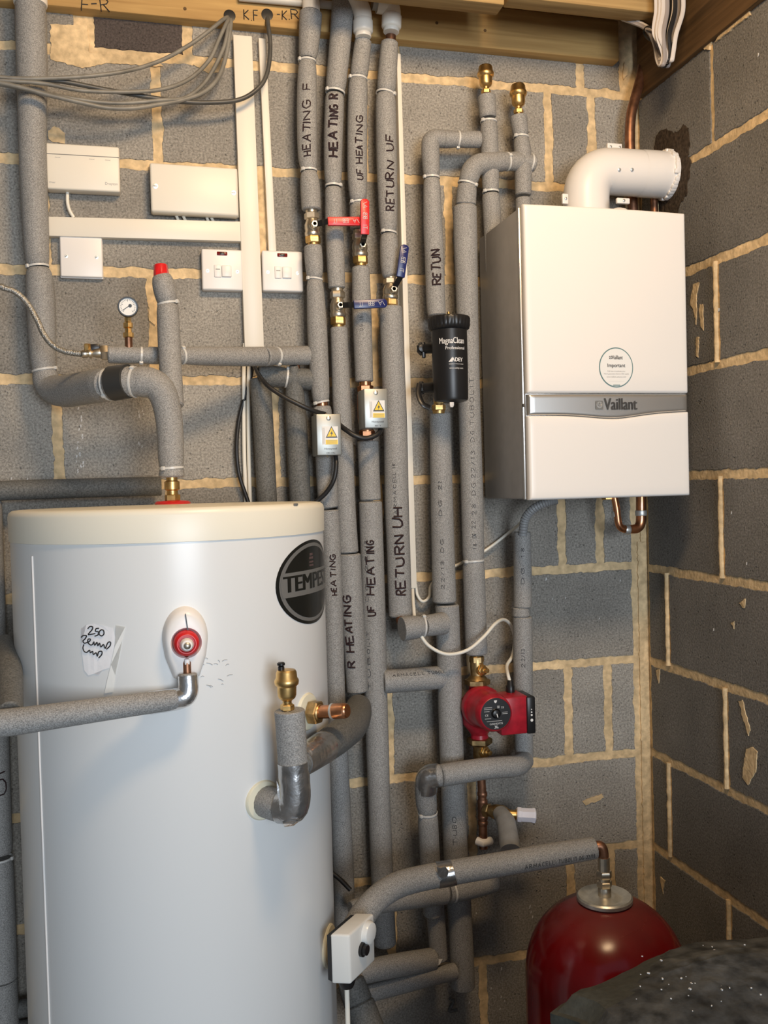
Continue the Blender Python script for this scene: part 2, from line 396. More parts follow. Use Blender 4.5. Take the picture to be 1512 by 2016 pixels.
# ------------------------------------------------------------------ pipes
class Pipe: pass
def pipe(name, label, cat, secs, d=.06, fillet=.06, m=None, group=None, ties=(), writing=(), prints=(), seg=18, base=None, sub='foam_sleeve', pinch=.9, step=.008, roundk=.35):
    """secs: list of sections; a section is a list of (u, v, width px[, d[, fillet]])"""
    m = m or M_foam
    secs = [secs] if isinstance(secs[0], tuple) else secs
    built = []; allp = []; allr = []
    for s in secs:
        ctrl = []
        for c in s:
            dd = c[3] if len(c) > 3 and c[3] is not None else d
            p = P(c[0], c[1], dd); ctrl.append((p, px(c[2], p)/2, c[4] if len(c) > 4 else None))
        pts, rad = smooth_path(ctrl, step, fillet)
        built.append((pts, rad)); allp += pts; allr += rad
    base = base or allp[-1]
    root = thing(name, label, cat, base, group)
    PP = Pipe(); PP.pts, PP.rad, PP.root = allp, allr, root; PP.fr = frames(allp)
    pr = [proj(p) for p in allp]
    def near(u, v): return min(range(len(pr)), key=lambda i: (pr[i][0]-u)**2+(pr[i][1]-v)**2)
    PP.near = near
    tp = [(near(u, v)) for (u, v) in ties]
    off = 0
    for pts, rad in built:
        rr = []
        for i, (p, r) in enumerate(zip(pts, rad)):
            k = 1+.022*mnoise.noise(p*11)
            for t in tp: k *= 1-(1-pinch)*math.exp(-((p-allp[t]).length/.010)**2)
            rr.append(r*k)
        bm = NB(); tube(bm, pts, rr, seg, round_end=roundk); obj(sub, bm, m, root)
        off += len(pts)
    for n, t in enumerate(tp):
        bm = NB(); r = allr[t]*(pinch+.012); T, N, B = PP.fr[t]
        tilt = random.uniform(-.10, .10); T2 = (T+B*tilt).normalized()
        lathe(bm, allp[t], T2, [(r, -.0022), (r+.0014, -.0018), (r+.0014, .0018), (r, .0022)], 24, close=False)
        side = (CAM-allp[t]).normalized(); side = (side-T2*side.dot(T2)).normalized(); side = (Matrix.Rotation(random.choice((-1.1, 1.0, .7)), 3, T2) @ side)
        cbox(bm, allp[t]+side*(r+.002), .007, .005, .007, .001, 0, side.cross(T2), side, T2)
        obj('cable_tie', bm, M_tie, root)
    PP.surf = lambda i, lat, e=0.0: surf(PP, i, lat, e)
    for wv in writing: mark(PP, *wv)
    for wv in prints: mark(PP, *wv, thick=.0006, m=M_print, name='printed_lettering', jit=.0, gap=.35)
    return PP
def surf(PP, s, lat, e):
    s = max(0, min(len(PP.pts)-1.001, s)); i = int(s); f = s-i
    p = PP.pts[i].lerp(PP.pts[i+1], f); r = PP.rad[i]*(1-f)+PP.rad[i+1]*f
    T = PP.fr[i][0].lerp(PP.fr[i+1][0], f).normalized()
    N = CAM-p; N = (N-T*N.dot(T)).normalized(); L = N.cross(T)
    th = lat/r
    return p+(N*math.cos(th)+L*math.sin(th))*(r*1.005+e), L
def mark(PP, txt, a, b, hpx, thick=.0016, m=None, name='marker_writing', jit=.06, gap=.22):
    """writing along the pipe from pixel a to pixel b, letters hpx tall"""
    ia, ib = PP.near(*a), PP.near(*b)
    if abs(ia-ib) < 2: return
    L = sum((PP.pts[k]-PP.pts[k+1]).length for k in range(min(ia, ib), max(ia, ib)))
    mid = PP.pts[(ia+ib)//2]; h = px(hpx, mid)
    def latof(q, i):
        u, v = q; c = proj(PP.pts[i]); T = PP.fr[i][0]*(1 if ib > ia else -1)
        cu2 = proj(PP.pts[i]+T*.01); dx, dy = cu2[0]-c[0], cu2[1]-c[1]; n = math.hypot(dx, dy)
        # left of travel in the picture
        lx, ly = dy/n, -dx/n
        return px((u-c[0])*lx+(v-c[1])*ly, PP.pts[i])
    la, lb = latof(a, ia), latof(b, ib)
    sgn = 1 if ib > ia else -1
    # orientation: which way is "left of travel" on the surface
    p0, Lv = surf(PP, (ia+ib)/2, 0, 0)
    c0 = proj(p0); c1 = proj(p0+Lv*.01); T = PP.fr[(ia+ib)//2][0]*sgn; ct = proj(p0+T*.01)
    dx, dy = ct[0]-c0[0], ct[1]-c0[1]
    left = 1 if ((c1[0]-c0[0])*dy-(c1[1]-c0[1])*dx) > 0 else -1
    def fn(x, y):
        f = x/L+.5; s = ia+(ib-ia)*f; lat = (la+(lb-la)*f)+y
        lat = max(-PP.rad[0]*1.35, min(PP.rad[0]*1.35, lat))
        return surf(PP, s, lat*left, -thick*.35)[0]
    bm = NB(); write(bm, txt, fn, L, h, thick, jit, random.Random(len(txt)*7+int(a[0])), gap)
    obj(name, bm, m or M_ink, PP.root, label='handwritten words along the sleeve' if name == 'marker_writing' else None)
def wire(name, label, cat, pts, wpx, m, group=None, d=None, k=8, parent=None, flat=1.0):
    q = [P(*c) for c in pts]; pp = catmull(q, k); r = px(wpx, pp[len(pp)//2])/2
    bm = NB(); tube(bm, pp, r, 10, flat=flat)
    o = obj(name, bm, m, parent, None if parent else pp[-1])
    if not parent: tag(o, label, cat, group)
    return o

# ------------------------------------------------------------------ the block walls
JB = {0: [(30, 92), (540, 133), (830, 150), (1230, 188)], 1: [(30, 314), (550, 338), (830, 352), (1230, 375)],
      2: [(30, 531), (640, 545), (830, 550)], 3: [(30, 744), (550, 752), (830, 754)], 4: [(440, 949), (560, 950), (830, 945)],
      5: [(20, 1179), (770, 1140), (1060, 1121), (1240, 1115)], 6: [(1060, 1307), (1250, 1301)],
      7: [(45, 1611), (780, 1530), (1060, 1500), (1270, 1482)], 8: [(55, 1828), (1200, 1668), (1255, 1660)], 9: [(940, 1893), (1020, 1882)]}
JR = {1: [(1365, 310), (1512, 225)], 2: [(1360, 530), (1512, 470)], 3: [(1360, 728), (1512, 697)], 4: [(1365, 935), (1512, 931)],
      5: [(1285, 1116), (1512, 1160)], 6: [(1288, 1304), (1512, 1378)], 7: [(1286, 1486), (1512, 1592)], 8: [(1293, 1680), (1512, 1809)]}
Z0 = 2.4232
def fitline(qs):
    n = len(qs); mx = sum(q[0] for q in qs)/n; mz = sum(q[1] for q in qs)/n
    den = sum((q[0]-mx)**2 for q in qs); b = sum((q[0]-mx)*(q[1]-mz) for q in qs)/den if den > 1e-6 else 0
    b = max(-.006, min(.006, b)); return lambda x: mz+b*(x-mx)
LB, LR = {}, {}
for k in range(-2, 14):
    if k in JB: LB[k] = fitline([((p := P(*q)).x, p.z) for q in JB[k]])
    else: LB[k] = (lambda kk: (lambda x: Z0-.225*kk))(k)
    if k in JR: LR[k] = fitline([(-(p := PR(*q)).y, p.z) for q in JR[k]])
    else: LR[k] = (lambda kk: (lambda x: Z0-.225*kk))(k)

HM = .0098
def outline(s0, s1, top, bot, seed, amp=.0036, step=.006, corner=.004):
    """irregular outline of a block between two joint lines (mortar smeared over the arrises)"""
    pts = []
    def wob(i, a):
        x = i*step
        return amp*(mnoise.noise(Vector((x*28, seed*3.7, a*9.1)))*1.1+.8*mnoise.noise(Vector((x*110, seed*1.3, a*5.7)))) - amp*.2
    nx = max(3, int((s1-s0)/step)); nz = max(3, int((top((s0+s1)/2)-bot((s0+s1)/2))/step))
    for i in range(nx+1):
        s = s0+(s1-s0)*i/nx; pts.append((s, bot(s)+HM-wob(i, 1)))
    for i in range(1, nz):
        z = bot(s1)+HM+(top(s1)-bot(s1)-2*HM)*i/nz; pts.append((s1+wob(i, 2), z))
    for i in range(nx, -1, -1):
        s = s0+(s1-s0)*i/nx; pts.append((s, top(s)-HM+wob(i, 3)))
    for i in range(nz-1, 0, -1):
        z = bot(s0)+HM+(top(s0)-bot(s0)-2*HM)*i/nz; pts.append((s0-wob(i, 4), z))
    return pts
def block(bm, plane, pts, front, back, mi=0, inset=.0012):
    cx = sum(p[0] for p in pts)/len(pts); cz = sum(p[1] for p in pts)/len(pts)
    def sh(p, k):
        d = math.hypot(p[0]-cx, p[1]-cz); f = (d-k)/d; return cx+(p[0]-cx)*f, cz+(p[1]-cz)*f
    A = [bm.verts.new(plane(*sh(p, inset), front)) for p in pts]
    Bv = [bm.verts.new(plane(*p, front-.0012)) for p in pts]; D = [bm.verts.new(plane(*p, back)) for p in pts]
    n = len(pts)
    bm.faces.new(A).material_index = mi
    for a, b in ((A, Bv), (Bv, D)):
        for i in range(n): bm.faces.new((a[i], a[(i+1) % n], b[(i+1) % n], b[i])).material_index = mi
def blob(bm, plane, pts, seed, front, mi, step=.004, amp=.003):
    """an irregular smear of mortar with its own outline"""
    out = []; n = len(pts)
    for i in range(n):
        a, b = pts[i], pts[(i+1) % n]; k = max(2, int(math.hypot(b[0]-a[0], b[1]-a[1])/step))
        for j in range(k):
            x = a[0]+(b[0]-a[0])*j/k; z = a[1]+(b[1]-a[1])*j/k
            out.append((x+amp*mnoise.noise(Vector((x*120, z*120, seed))), z+amp*mnoise.noise(Vector((x*120, z*120, seed+9)))))
    A = [bm.verts.new(plane(x, z, front)) for x, z in out]; Bv = [bm.verts.new(plane(x, z, -.002)) for x, z in out]
    bm.faces.new(A).material_index = mi
    for i in range(len(out)): bm.faces.new((A[i], A[(i+1) % len(out)], Bv[(i+1) % len(out)], Bv[i])).material_index = mi
pb = lambda s, z, h: Vector((s, -h, z))        # back wall: h stands out towards the room
pr_ = lambda s, z, h: Vector((-h, -s, z))      # right wall: s runs from the corner towards the camera
bm = NB()
XL = -2.7
VX = {0: [-1.253, -1.054, -.60, -.148, -.036], 1: [-2.02, -1.572, -1.122, -.678, -.233, -.122], 2: [-2.25, -1.80, -1.352, -.909, -.483, -.03],
      3: [-2.02, -1.59, -1.144, -.667, -.222, -.122], 4: [-2.24, -1.79, -1.342, -.894, -.45, -.03], 5: [-2.02, -1.57, -1.12, -.667, -.222, -.122],
      6: [-2.25, -1.80, -1.35, -.90, -.455, -.03], 7: [-2.01, -1.56, -1.11, -.656, -.214, -.110], 8: [-2.26, -1.81, -1.36, -.91, -.462, -.03],
      9: [-2.02, -1.57, -1.12, -.661, -.218, -.11], 10: [-2.25, -1.80, -1.35, -.90, -.445, -.03], 11: [-2.02, -1.57, -1.12, -.66, -.22, -.11], 12: [-1.8, -1.35, -.9, -.45, -.03]}
for r in range(0, 13):
    top = LB[r-1] if r else (lambda x: Z0+.105); bot = LB[r] if r < 12 else (lambda x: .0)
    xs = [XL]+VX[r]
    if r in (1, 3, 5, 7, 9, 11): xs = xs+[-.012]
    elif r == 0: xs = xs+[-.004]
    for i, (a, b) in enumerate(zip(xs, xs[1:])):
        if b-a < .05: continue
        m0 = .0098
        if r == 0 and i == 0: b -= .02
        if b > -.05 and r >= 5: b = -.030
        seed = r*17.3+i*3.1
        pts = outline(a+m0, b-m0, top, bot, seed)
        brick = (r == 0 and abs(a+1.253) < .03)
        block(bm, pb, pts, .0, -.03, 2 if brick else 0)
box(bm, (XL, .0022, 0), (-XL+.15, 0, 0), (0, .15, 0), (0, 0, 2.72), 0, mi=1)
# corner fillet of mortar
for (z0, z1, wd) in ((.0, 1.36, .024), (1.36, 2.2, .016)):
    blob(bm, pb, [(-wd, z0), (-.001, z0), (-.001, z1), (-wd, z1)], z0*5+2, .0012, 1, .008, .004)
# smears that have a shape of their own
def pxy(u, v): p = P(u, v); return p.x, p.z
for k, q in enumerate([[(100, 48), (172, 50), (176, 105), (310, 112), (320, 132), (210, 125), (165, 135), (100, 118)],
                       [(95, 258), (108, 248), (126, 262), (128, 284), (95, 276)],
                       [(398, 118), (440, 122), (440, 142), (410, 145), (380, 128)],
                       [(292, 600), (304, 592), (306, 640), (294, 632)],
                       [(1146, 1578), (1158, 1572), (1170, 1568), (1184, 1563), (1188, 1570), (1176, 1578), (1162, 1581), (1152, 1586)],
                       [(1228, 122), (1238, 124), (1234, 150), (1226, 156)]]):
    blob(bm, pb, [pxy(*p) for p in q], k*7.7, .0022, 1)
rr = random.Random(3)
for (u0, v0, u1, v1, n) in ((150, 800, 165, 930, 22), (20, 940, 130, 985, 26), (270, 800, 285, 890, 8), (1040, 1740, 1060, 1900, 5), (870, 1720, 1000, 1990, 16), (700, 1120, 870, 1290, 5), (1050, 1130, 1250, 1280, 5)):
    for _ in range(n):
        u, v = rr.uniform(u0, u1), rr.uniform(v0, v1); x, z = pxy(u, v); s = rr.uniform(.0008, .002)
        blob(bm, pb, [(x-s, z-s*1.8), (x+s*.6, z-s), (x+s, z+s*1.6), (x-s*.4, z+s*2)], u, .0008, 3, .004, .0004)
wb = obj('wall_back', bm, [M_block, M_mortar, M_brick, M_paint], kind='structure', flat=True)

bm = NB()
VR = {0: [.0, .294, .74, 1.19], 1: [.0, .294, .74, 1.19, 1.64], 2: [0, .08, .52, .97, 1.42, 1.87], 3: [0, .300, .75, 1.2, 1.65], 4: [0, .085, .53, .98, 1.43, 1.88], 5: [0, .304, .75, 1.2, 1.65],
      6: [0, .090, .535, .985, 1.43, 1.88], 7: [0, .308, .76, 1.2, 1.65], 8: [0, .083, .53, .98, 1.43, 1.88], 9: [0, .307, .76, 1.2, 1.65], 10: [0, .09, .53, .98, 1.43, 1.88], 11: [0, .3, .75, 1.2, 1.65], 12: [0, .09, .53, .98, 1.43]}
YE = 2.25
for r in range(1, 13):
    top = LR[r-1]; bot = LR[r] if r < 12 else (lambda x: 0)
    if r == 1: top = lambda x: Z0+.002
    xs = VR[r]+[YE]
    for i, (a, b) in enumerate(zip(xs, xs[1:])):
        if r == 1 and i == 0: pts = outline(a+.004, b-.003, top, bot, r*11+i, .0026)
        else: pts = outline(a+(.008 if a else .010), b-.008, top, bot, r*11.7+i*2.3, .0030)
        block(bm, pr_, pts, .0, -.03, 0)
        if i and r > 1:   # raised bead of mortar in the upright joint
            z0, z1 = bot(a)+.004, top(a)-.004; n = 30; q = []; R = []
            for j in range(n+1):
                z = z0+(z1-z0)*j/n; q.append(Vector((-.0005, -a-.0012*mnoise.noise(Vector((z*40, r, a))), z))); R.append(.0058+.0015*mnoise.noise(Vector((z*60, r+5, a))))
            tube(bm, q, R, 10, mi=1)
box(bm, (.0022, -YE, 0), (.15, 0, 0), (0, YE, 0), (0, 0, Z0+.0), 0, mi=1)
def rxy(u, v): p = PR(u, v); return -p.y, p.z
for k, q in enumerate([[(1362, 100), (1372, 82), (1372, 70), (1392, 58), (1400, 66), (1412, 50), (1424, 46), (1420, 62), (1404, 78), (1398, 98), (1385, 96)],
                       [(1425, 58), (1460, 30), (1475, 20), (1480, 30), (1450, 52), (1410, 84)], [(1325, 118), (1350, 105), (1362, 106), (1335, 124), (1325, 130)],
                       [(1262, 168), (1272, 158), (1280, 154), (1266, 172)],
                       [(1366, 560), (1378, 556), (1372, 580), (1372, 640), (1366, 610), (1359, 600)], [(1378, 600), (1384, 598), (1386, 650), (1380, 640)], [(1372, 665), (1377, 662), (1375, 705), (1371, 700)],
                       [(1470, 1475), (1482, 1470), (1492, 1480), (1488, 1520), (1474, 1545), (1462, 1530)], [(1455, 1380), (1463, 1378), (1478, 1440), (1474, 1448)],
                       [(1456, 1188), (1470, 1178), (1466, 1198)], [(1440, 1226), (1446, 1222), (1446, 1238)], [(1292, 1320), (1300, 1315), (1298, 1345)],
                       [(1300, 1725), (1310, 1735), (1306, 1760)]]):
    blob(bm, pr_, [rxy(*p) for p in q], k*3.3+1, .004 if k < 3 else .0018, 1, .003, .003)
# dark brown mortar patch of the made-good flue hole
hole = [(1290, 400), (1296, 330), (1288, 292), (1292, 268), (1300, 256), (1312, 252), (1326, 262), (1335, 258), (1346, 244), (1356, 254), (1358, 285), (1354, 312), (1361, 322), (1355, 360), (1352, 384), (1338, 405), (1330, 440), (1300, 440)]
blob(bm, pr_, [rxy(*p) for p in hole], 5.5, .0010, 2, .004, .005)
for (u, v) in ((1493, 108), (1415, 610), (1440, 1010), (1405, 1240), (1470, 1110)):
    x, z = rxy(u, v); s = .0018
    blob(bm, pr_, [(x-s, z-s*1.8), (x+s*.6, z-s), (x+s, z+s*1.6), (x-s*.4, z+s*2)], u, .0008, 3, .004, .0004)
obj('wall_right', bm, [M_block_shaded, M_mortar, M_hole, M_paint], kind='structure', flat=True)

bm = NB(); box(bm, (XL-.15, -3.0, 0), (.15, 0, 0), (0, 3.2, 0), (0, 0, 2.75)); obj('wall_left', bm, M_block_shaded, kind='structure', flat=True)
bm = NB(); box(bm, (XL-.15, -4.2, -.1), (-XL+.3, 0, 0), (0, 4.4, 0), (0, 0, .1)); obj('floor', bm, M_floor, kind='structure', flat=True)
bm = NB()
box(bm, (XL-.15, -2.6, 2.72), (-XL+.3, 0, 0), (0, 2.75, 0), (0, 0, .02)); obj('ceiling', bm, M_board, kind='structure', flat=True)

# ------------------------------------------------------------------ roof timbers
zb = Z0+.07
pB = P(600, 61, .03)
bm = NB(); box(bm, (XL, -.03, pB.z+.002), (-XL-.062, 0, 0), (0, .12, 0), (0, 0, .094), .004)
tb = thing('timber_wall_plate', 'long yellow timber laid along the top of the back block wall', 'timber beam', (-1.2, -.03, pB.z))
obj('beam', bm, M_beam, tb)
bm = NB()
rnd = random.Random(8)
def beamfn(u0, u1, v0, v1, hpx):
    a, b = P(u0, v0, .0305), P(u1, v1, .0305); L = (b-a).length; X = (b-a).normalized(); Zv = Vector((0, 0, 1)); c = (a+b)/2
    return (lambda x, y: c+X*x+Zv*y), L, px(hpx, c)
for t, q in (('F-R', (160, 215, 7, 9, 26)), ('K', (480, 490, 30, 31, 18)), ('.F', (494, 508, 31, 32, 20)), ('-K.', (545, 570, 28, 29, 18)), ('R', (574, 588, 26, 27, 20))):
    bm = NB(); fn, L, h = beamfn(*q); write(bm, t, fn, L, h, .0011, .06, rnd)
    obj('marker_writing', bm, M_inkblk, tb, label='black handwritten letters on the timber face')
for (u, v) in ((452, 31), (526, 29)):
    bm = NB(); c = P(u, v, .0302); lathe(bm, c+Vector((0, .01, 0)), (0, -1, 0), [(.0125, 0), (.0125, .0108), (.010, .0112)], 22); obj('cable_hole', bm, M_black, tb, label='dark round hole drilled for cables')
for (u, v) in ((364, 17), (860, 45), (955, 60)):
    bm = NB(); c = P(u, v, .0302); lathe(bm, c, (0, -1, 0), [(.004, -.002), (.0035, .0004)], 12); obj('knot', bm, M_plate, tb)

bm = NB(); a, b = PR(1362, 99), None
zr = PR(1400, 87).z
box(bm, (-.012, -2.3, zr+.002), (.11, 0, 0), (0, 2.28, 0), (0, 0, 2.719-zr), .003)
tag(obj('timber_roof_plate', bm, M_plate, None, (0, -1.1, zr)), 'dark brown timber running along the top of the right block wall', 'timber beam')
# two joists parallel to the back wall, a little nearer
for (u0, u1, v, lab) in ((1006, 1372, 14, 'pale timber joist behind the bundle of white cables near the corner'), (640, 993, -10, 'short pale joist at the top edge left of the gap in the boards')):
    p0, p1 = P(u0, v-10, .22), P(u1, v, .22); z = P((u0+u1)/2, v, .22).z
    bm = NB(); box(bm, (p0.x, -.22, z), (p1.x-p0.x, 0, 0), (0, .045, 0), (0, 0, 2.72-z), .003)
    tag(obj('roof_joist', bm, M_joist, None, (p0.x, -.2, z)), lab, 'joist')
# ------------------------------------------------------------------ hot water cylinder
AX = P(341, 1100, .30); CX, CY, CR = AX.x, -.30, .2715
def cyl(th, z, e=0.0):          # th: angle from the side facing the room, to the right
    return Vector((CX+(CR+e)*math.sin(th), CY-(CR+e)*math.cos(th), z))
def PC(u, v, e=0.0, R=None):    # point of the cylinder's skin seen at a pixel
    r = ray(u, v); R = (R or CR)+e
    a = r.x**2+r.y**2; ox, oy = CAM.x-CX, CAM.y-CY; b = ox*r.x+oy*r.y; c = ox*ox+oy*oy-R*R
    D = max(0, b*b-a*c); t = (-b-math.sqrt(D))/a; return CAM+r*t
def thz(u, v): p = PC(u, v); return math.atan2(p.x-CX, CY-p.y), p.z
ZT = PC(341, 1001).z
cy = thing('hot_water_cylinder', 'tall white enamelled hot water cylinder standing on the floor', 'water cylinder', (CX, CY, 0))
bm = NB(); lathe(bm, (CX, CY, 0), (0, 0, 1), [(CR-.004, .01), (CR, .016), (CR, ZT-.05)], 96); obj('casing', bm, M_cyl, cy)
bm = NB(); lathe(bm, (CX, CY, 0), (0, 0, 1), [(CR-.002, ZT-.052), (CR+.002, ZT-.051), (CR+.0028, ZT-.010), (CR+.001, ZT-.004), (CR-.004, ZT), (CR-.012, ZT+.001), (.0, ZT+.004)], 96); obj('lid', bm, M_lid, cy, label='cream plastic lid band round the top')
p = PC(582, 996); th, _ = thz(582, 1003)
bm = NB(); cbox(bm, cyl(th, ZT-.001, .0005), .010, .003, .004, .0008, X=Vector((math.cos(th), math.sin(th), 0)), Y=Vector((math.sin(th), -math.cos(th), 0))); obj('lid_clip', bm, M_stickgrey, cy)
# upright seam of the casing
th, _ = thz(64, 1100)
bm = NB(); tube(bm, [cyl(th, z, .0003) for z in [.03+i*(ZT-.1)/30 for i in range(31)]], .0016, 8); obj('seam', bm, M_white, cy, label='thin white upright seam line')
# round badge bent round the casing
TC, ZC = math.radians(57), (PC(600, 1148)).z
HW, HH = .106/CR, .0715
bd = None
def ell(sw, sh, e, n=72, y0=None, y1=None):
    """elliptical patch bent to the casing, clipped between y0 and y1"""
    y0 = -1 if y0 is None else y0; y1 = 1 if y1 is None else y1
    bm = NB(); rows = []; ny, nx = 28, 36
    for j in range(ny+1):
        y = y0+(y1-y0)*(.5-.5*math.cos(PI*j/ny)); wv = math.sqrt(max(0, 1-y*y))*.9999+.0001
        rows.append([bm.verts.new(cyl(TC+HW*sw*wv*(2*i/nx-1), ZC+HH*sh*y, e)) for i in range(nx+1)])
    for a, b in zip(rows, rows[1:]):
        for i in range(nx): bm.faces.new((a[i], a[i+1], b[i+1], b[i]))
    return bm
badge = obj('badge', ell(1, 1, .0006), M_sticker, cy, label='round black and grey badge with large capital lettering')
obj('badge_ring', ell(.93, .93, .0009), M_stickgrey, badge)
obj('badge_field', ell(.85, .85, .0012), M_sticker, badge)
bm = ell(.90, .90, .0015, y0=-.30, y1=.33); obj('badge_band', bm, M_stickgrey, badge)
bm = NB(); V_, _f = text_polys('TEMPEST', 1.0); w0 = max(v.x for v in V_)-min(v.x for v in V_); h0 = max(v.y for v in V_)-min(v.y for v in V_); text_on(bm, 'TEMPEST', 1.0, lambda x, y: cyl(TC+x/CR, ZC+.001+y, .0018), sx=.176/w0, sy=.027/h0, bold=.0022); obj('badge_lettering', bm, M_sticker, badge)
bm = NB()
for i, (du, dv, ww, hh) in enumerate(((-.006, .047, .012, .004), (-.004, .041, .016, .004), (-.005, .034, .017, .003), (-.005, .0285, .017, .003))):
    c = TC-.02; prism(bm, [cyl(c+(a*ww/2)/CR, ZC+dv+b*hh/2, .0015) for a, b in ((-1, -1), (1, -1), (1, 1), (-1, 1))], (0, 0, 0.0001))
obj('badge_emblem', bm, mat('badge_pink', (.22, .15, .15), .4), badge)
# taped note
def pcl(q, ox, oy, s, e): return [PC(ox+x/s, oy+y/s, e) for x, y in q]
note = [(372, 715), (395, 698), (430, 692), (470, 700), (515, 712), (572, 708), (560, 770), (545, 850), (528, 930), (518, 1008), (476, 1012), (488, 950), (505, 890), (470, 905), (452, 928), (430, 922), (405, 930), (385, 905), (378, 850), (372, 790)]
def patch(q, e, n=1):
    bm = NB(); bm.faces.new([bm.verts.new(p) for p in pcl(q, 0, 930, 2.326, e)]); bmesh.ops.solidify(bm, geom=bm.faces[:], thickness=.0003); return bm
nt = obj('paper_note', patch([(372, 715), (395, 698), (430, 692), (470, 700), (515, 712), (530, 760), (512, 850), (500, 895), (470, 905), (452, 928), (430, 922), (405, 930), (385, 905), (378, 850), (372, 790)], .0007), M_paper, None, PC(195, 1280), flat=True)
tag(nt, 'small torn white paper note with black handwriting stuck on the cylinder', 'note')
obj('clear_tape', patch([(530, 700), (573, 708), (560, 770), (545, 850), (528, 930), (518, 1006), (478, 1012), (490, 950), (508, 880), (525, 800)], .0012), M_clear, nt, label='strip of shiny clear tape', flat=True)
bm = NB()
for s in ([(402, 716), (412, 706), (424, 708), (422, 720), (404, 742), (420, 741), (436, 738)], [(453, 714), (440, 716), (438, 728), (450, 730), (449, 744), (434, 750)],
          [(462, 720), (474, 724), (476, 740), (466, 749), (455, 742), (456, 728), (466, 720)],
          [(372, 756), (380, 748), (396, 748), (390, 762), (380, 772), (386, 782), (396, 780), (410, 774), (414, 764), (404, 764), (402, 778), (414, 790), (424, 788), (430, 776), (434, 792), (444, 778), (448, 794), (456, 782), (462, 800), (474, 788), (482, 806), (494, 780), (506, 778), (504, 794), (488, 810)],
          [(384, 788), (380, 804), (386, 820), (398, 824), (410, 814), (414, 826), (424, 820), (428, 834), (440, 826), (446, 842), (452, 822), (466, 820), (466, 834), (452, 850)]):
    tube(bm, catmull(pcl(s, 0, 930, 2.326, .0013), 5), .0009, 6)
obj('handwriting', bm, M_inkblk, nt)
# white moulded boss with the red relief valve
BO = PC(365, 1263); tb_, zb_ = thz(365, 1263)
Bn = Vector((math.sin(tb_), -math.cos(tb_), 0)); Bx = Vector((math.cos(tb_), math.sin(tb_), 0)); Bz = Vector((0, 0, 1))
bm = NB(); out = []
def lerp2(p, q, t): return (p[0]+(q[0]-p[0])*t, p[1]+(q[1]-p[1])*t)
for i in range(56):          # clockwise from the top: round head, straight taper, flat foot
    t = i/56
    if t < .27 or t >= .73:
        s_ = t if t < .27 else t-1; a = s_/.27*math.radians(97); out.append((.0320*math.sin(a), .006+.045*math.cos(a)))
    else:
        q_ = [(.0317, 0), (.0285, -.022), (.0175, -.053), (-.0175, -.053), (-.0285, -.022), (-.0317, 0)]
        f = (t-.27)/.46*5; j = min(4, int(f)); out.append(lerp2(q_[j], q_[j+1], f-j))
prev = None; rings = []
for (k, h) in ((1.08, -.006), (1.05, .004), (.99, .014), (.93, .019), (.80, .022), (.72, .022), (.66, .017), (.60, .010)):
    rr_ = []
    for (X, Y) in out:
        if k < .75: q = math.hypot(X, Y); X, Y = X/q*.023*k/.72, Y/q*.023*k/.72+.001
        rr_.append(bm.verts.new(BO+Bx*X*(k if k >= .75 else 1)+Bz*Y*(k if k >= .75 else 1)+Bn*h))
    rings.append(rr_)
for a, b in zip(rings, rings[1:]):
    for i in range(56): bm.faces.new((a[i], a[(i+1) % 56], b[(i+1) % 56], b[i]))
bm.faces.new(rings[-1])
rv = thing('relief_valve', 'red knobbed relief valve in a white moulded boss on the cylinder front', 'valve', BO)
obj('boss', bm, M_white, rv)
bm = NB(); lathe(bm, BO+Bz*.001, Bn, [(.019, .008), (.0195, .024), (.018, .030), (.0145, .033), (.013, .033), (.012, .027)], 36); obj('knob', bm, M_red, rv, label='round red plastic knob')
bm = NB(); lathe(bm, BO+Bz*.0-Bx*.0, Bn, [(.0105, .026), (.0100, .034), (.0075, .039), (.005, .040)], 28); obj('knob_cap', bm, M_white, rv)
bm = NB(); lathe(bm, BO, Bn, [(.0055, .040), (.005, .044), (.002, .046)], 20); obj('screw', bm, M_nickel, rv)
bm = NB(); prism(bm, [BO+Bn*.0225+Bx*x+Bz*z for x, z in ((-.001, .044), (.0018, .020), (.0036, .020), (.0006, .046))], Bn*.0006); obj('slit', bm, M_black, rv)
bm = NB(); tube(bm, [BO+Bn*.012-Bz*.022, BO+Bn*.0215-Bz*.030, BO+Bn*.022-Bz*.052], .006, 14); obj('outlet_tube', bm, M_copper_old, rv)
bm = NB(); cbox(bm, BO+Bn*.024-Bz*.027, .008, .006, .010, .002, X=Bx, Y=Bn); obj('clip', bm, M_white, rv)
rr = random.Random(5); bm = NB()
for _ in range(13):
    u, v = rr.uniform(395, 450), rr.uniform(1292, 1352); dx, dy = rr.uniform(4, 12), rr.uniform(-4, 5)
    tube(bm, [PC(u, v, .0004), PC(u+dx*.5, v+dy*.5-1.5, .0004), PC(u+dx, v+dy, .0004)], .0004, 5)
obj('scratches', bm, M_gtext, cy, label='scratches in the enamel right of the boss')
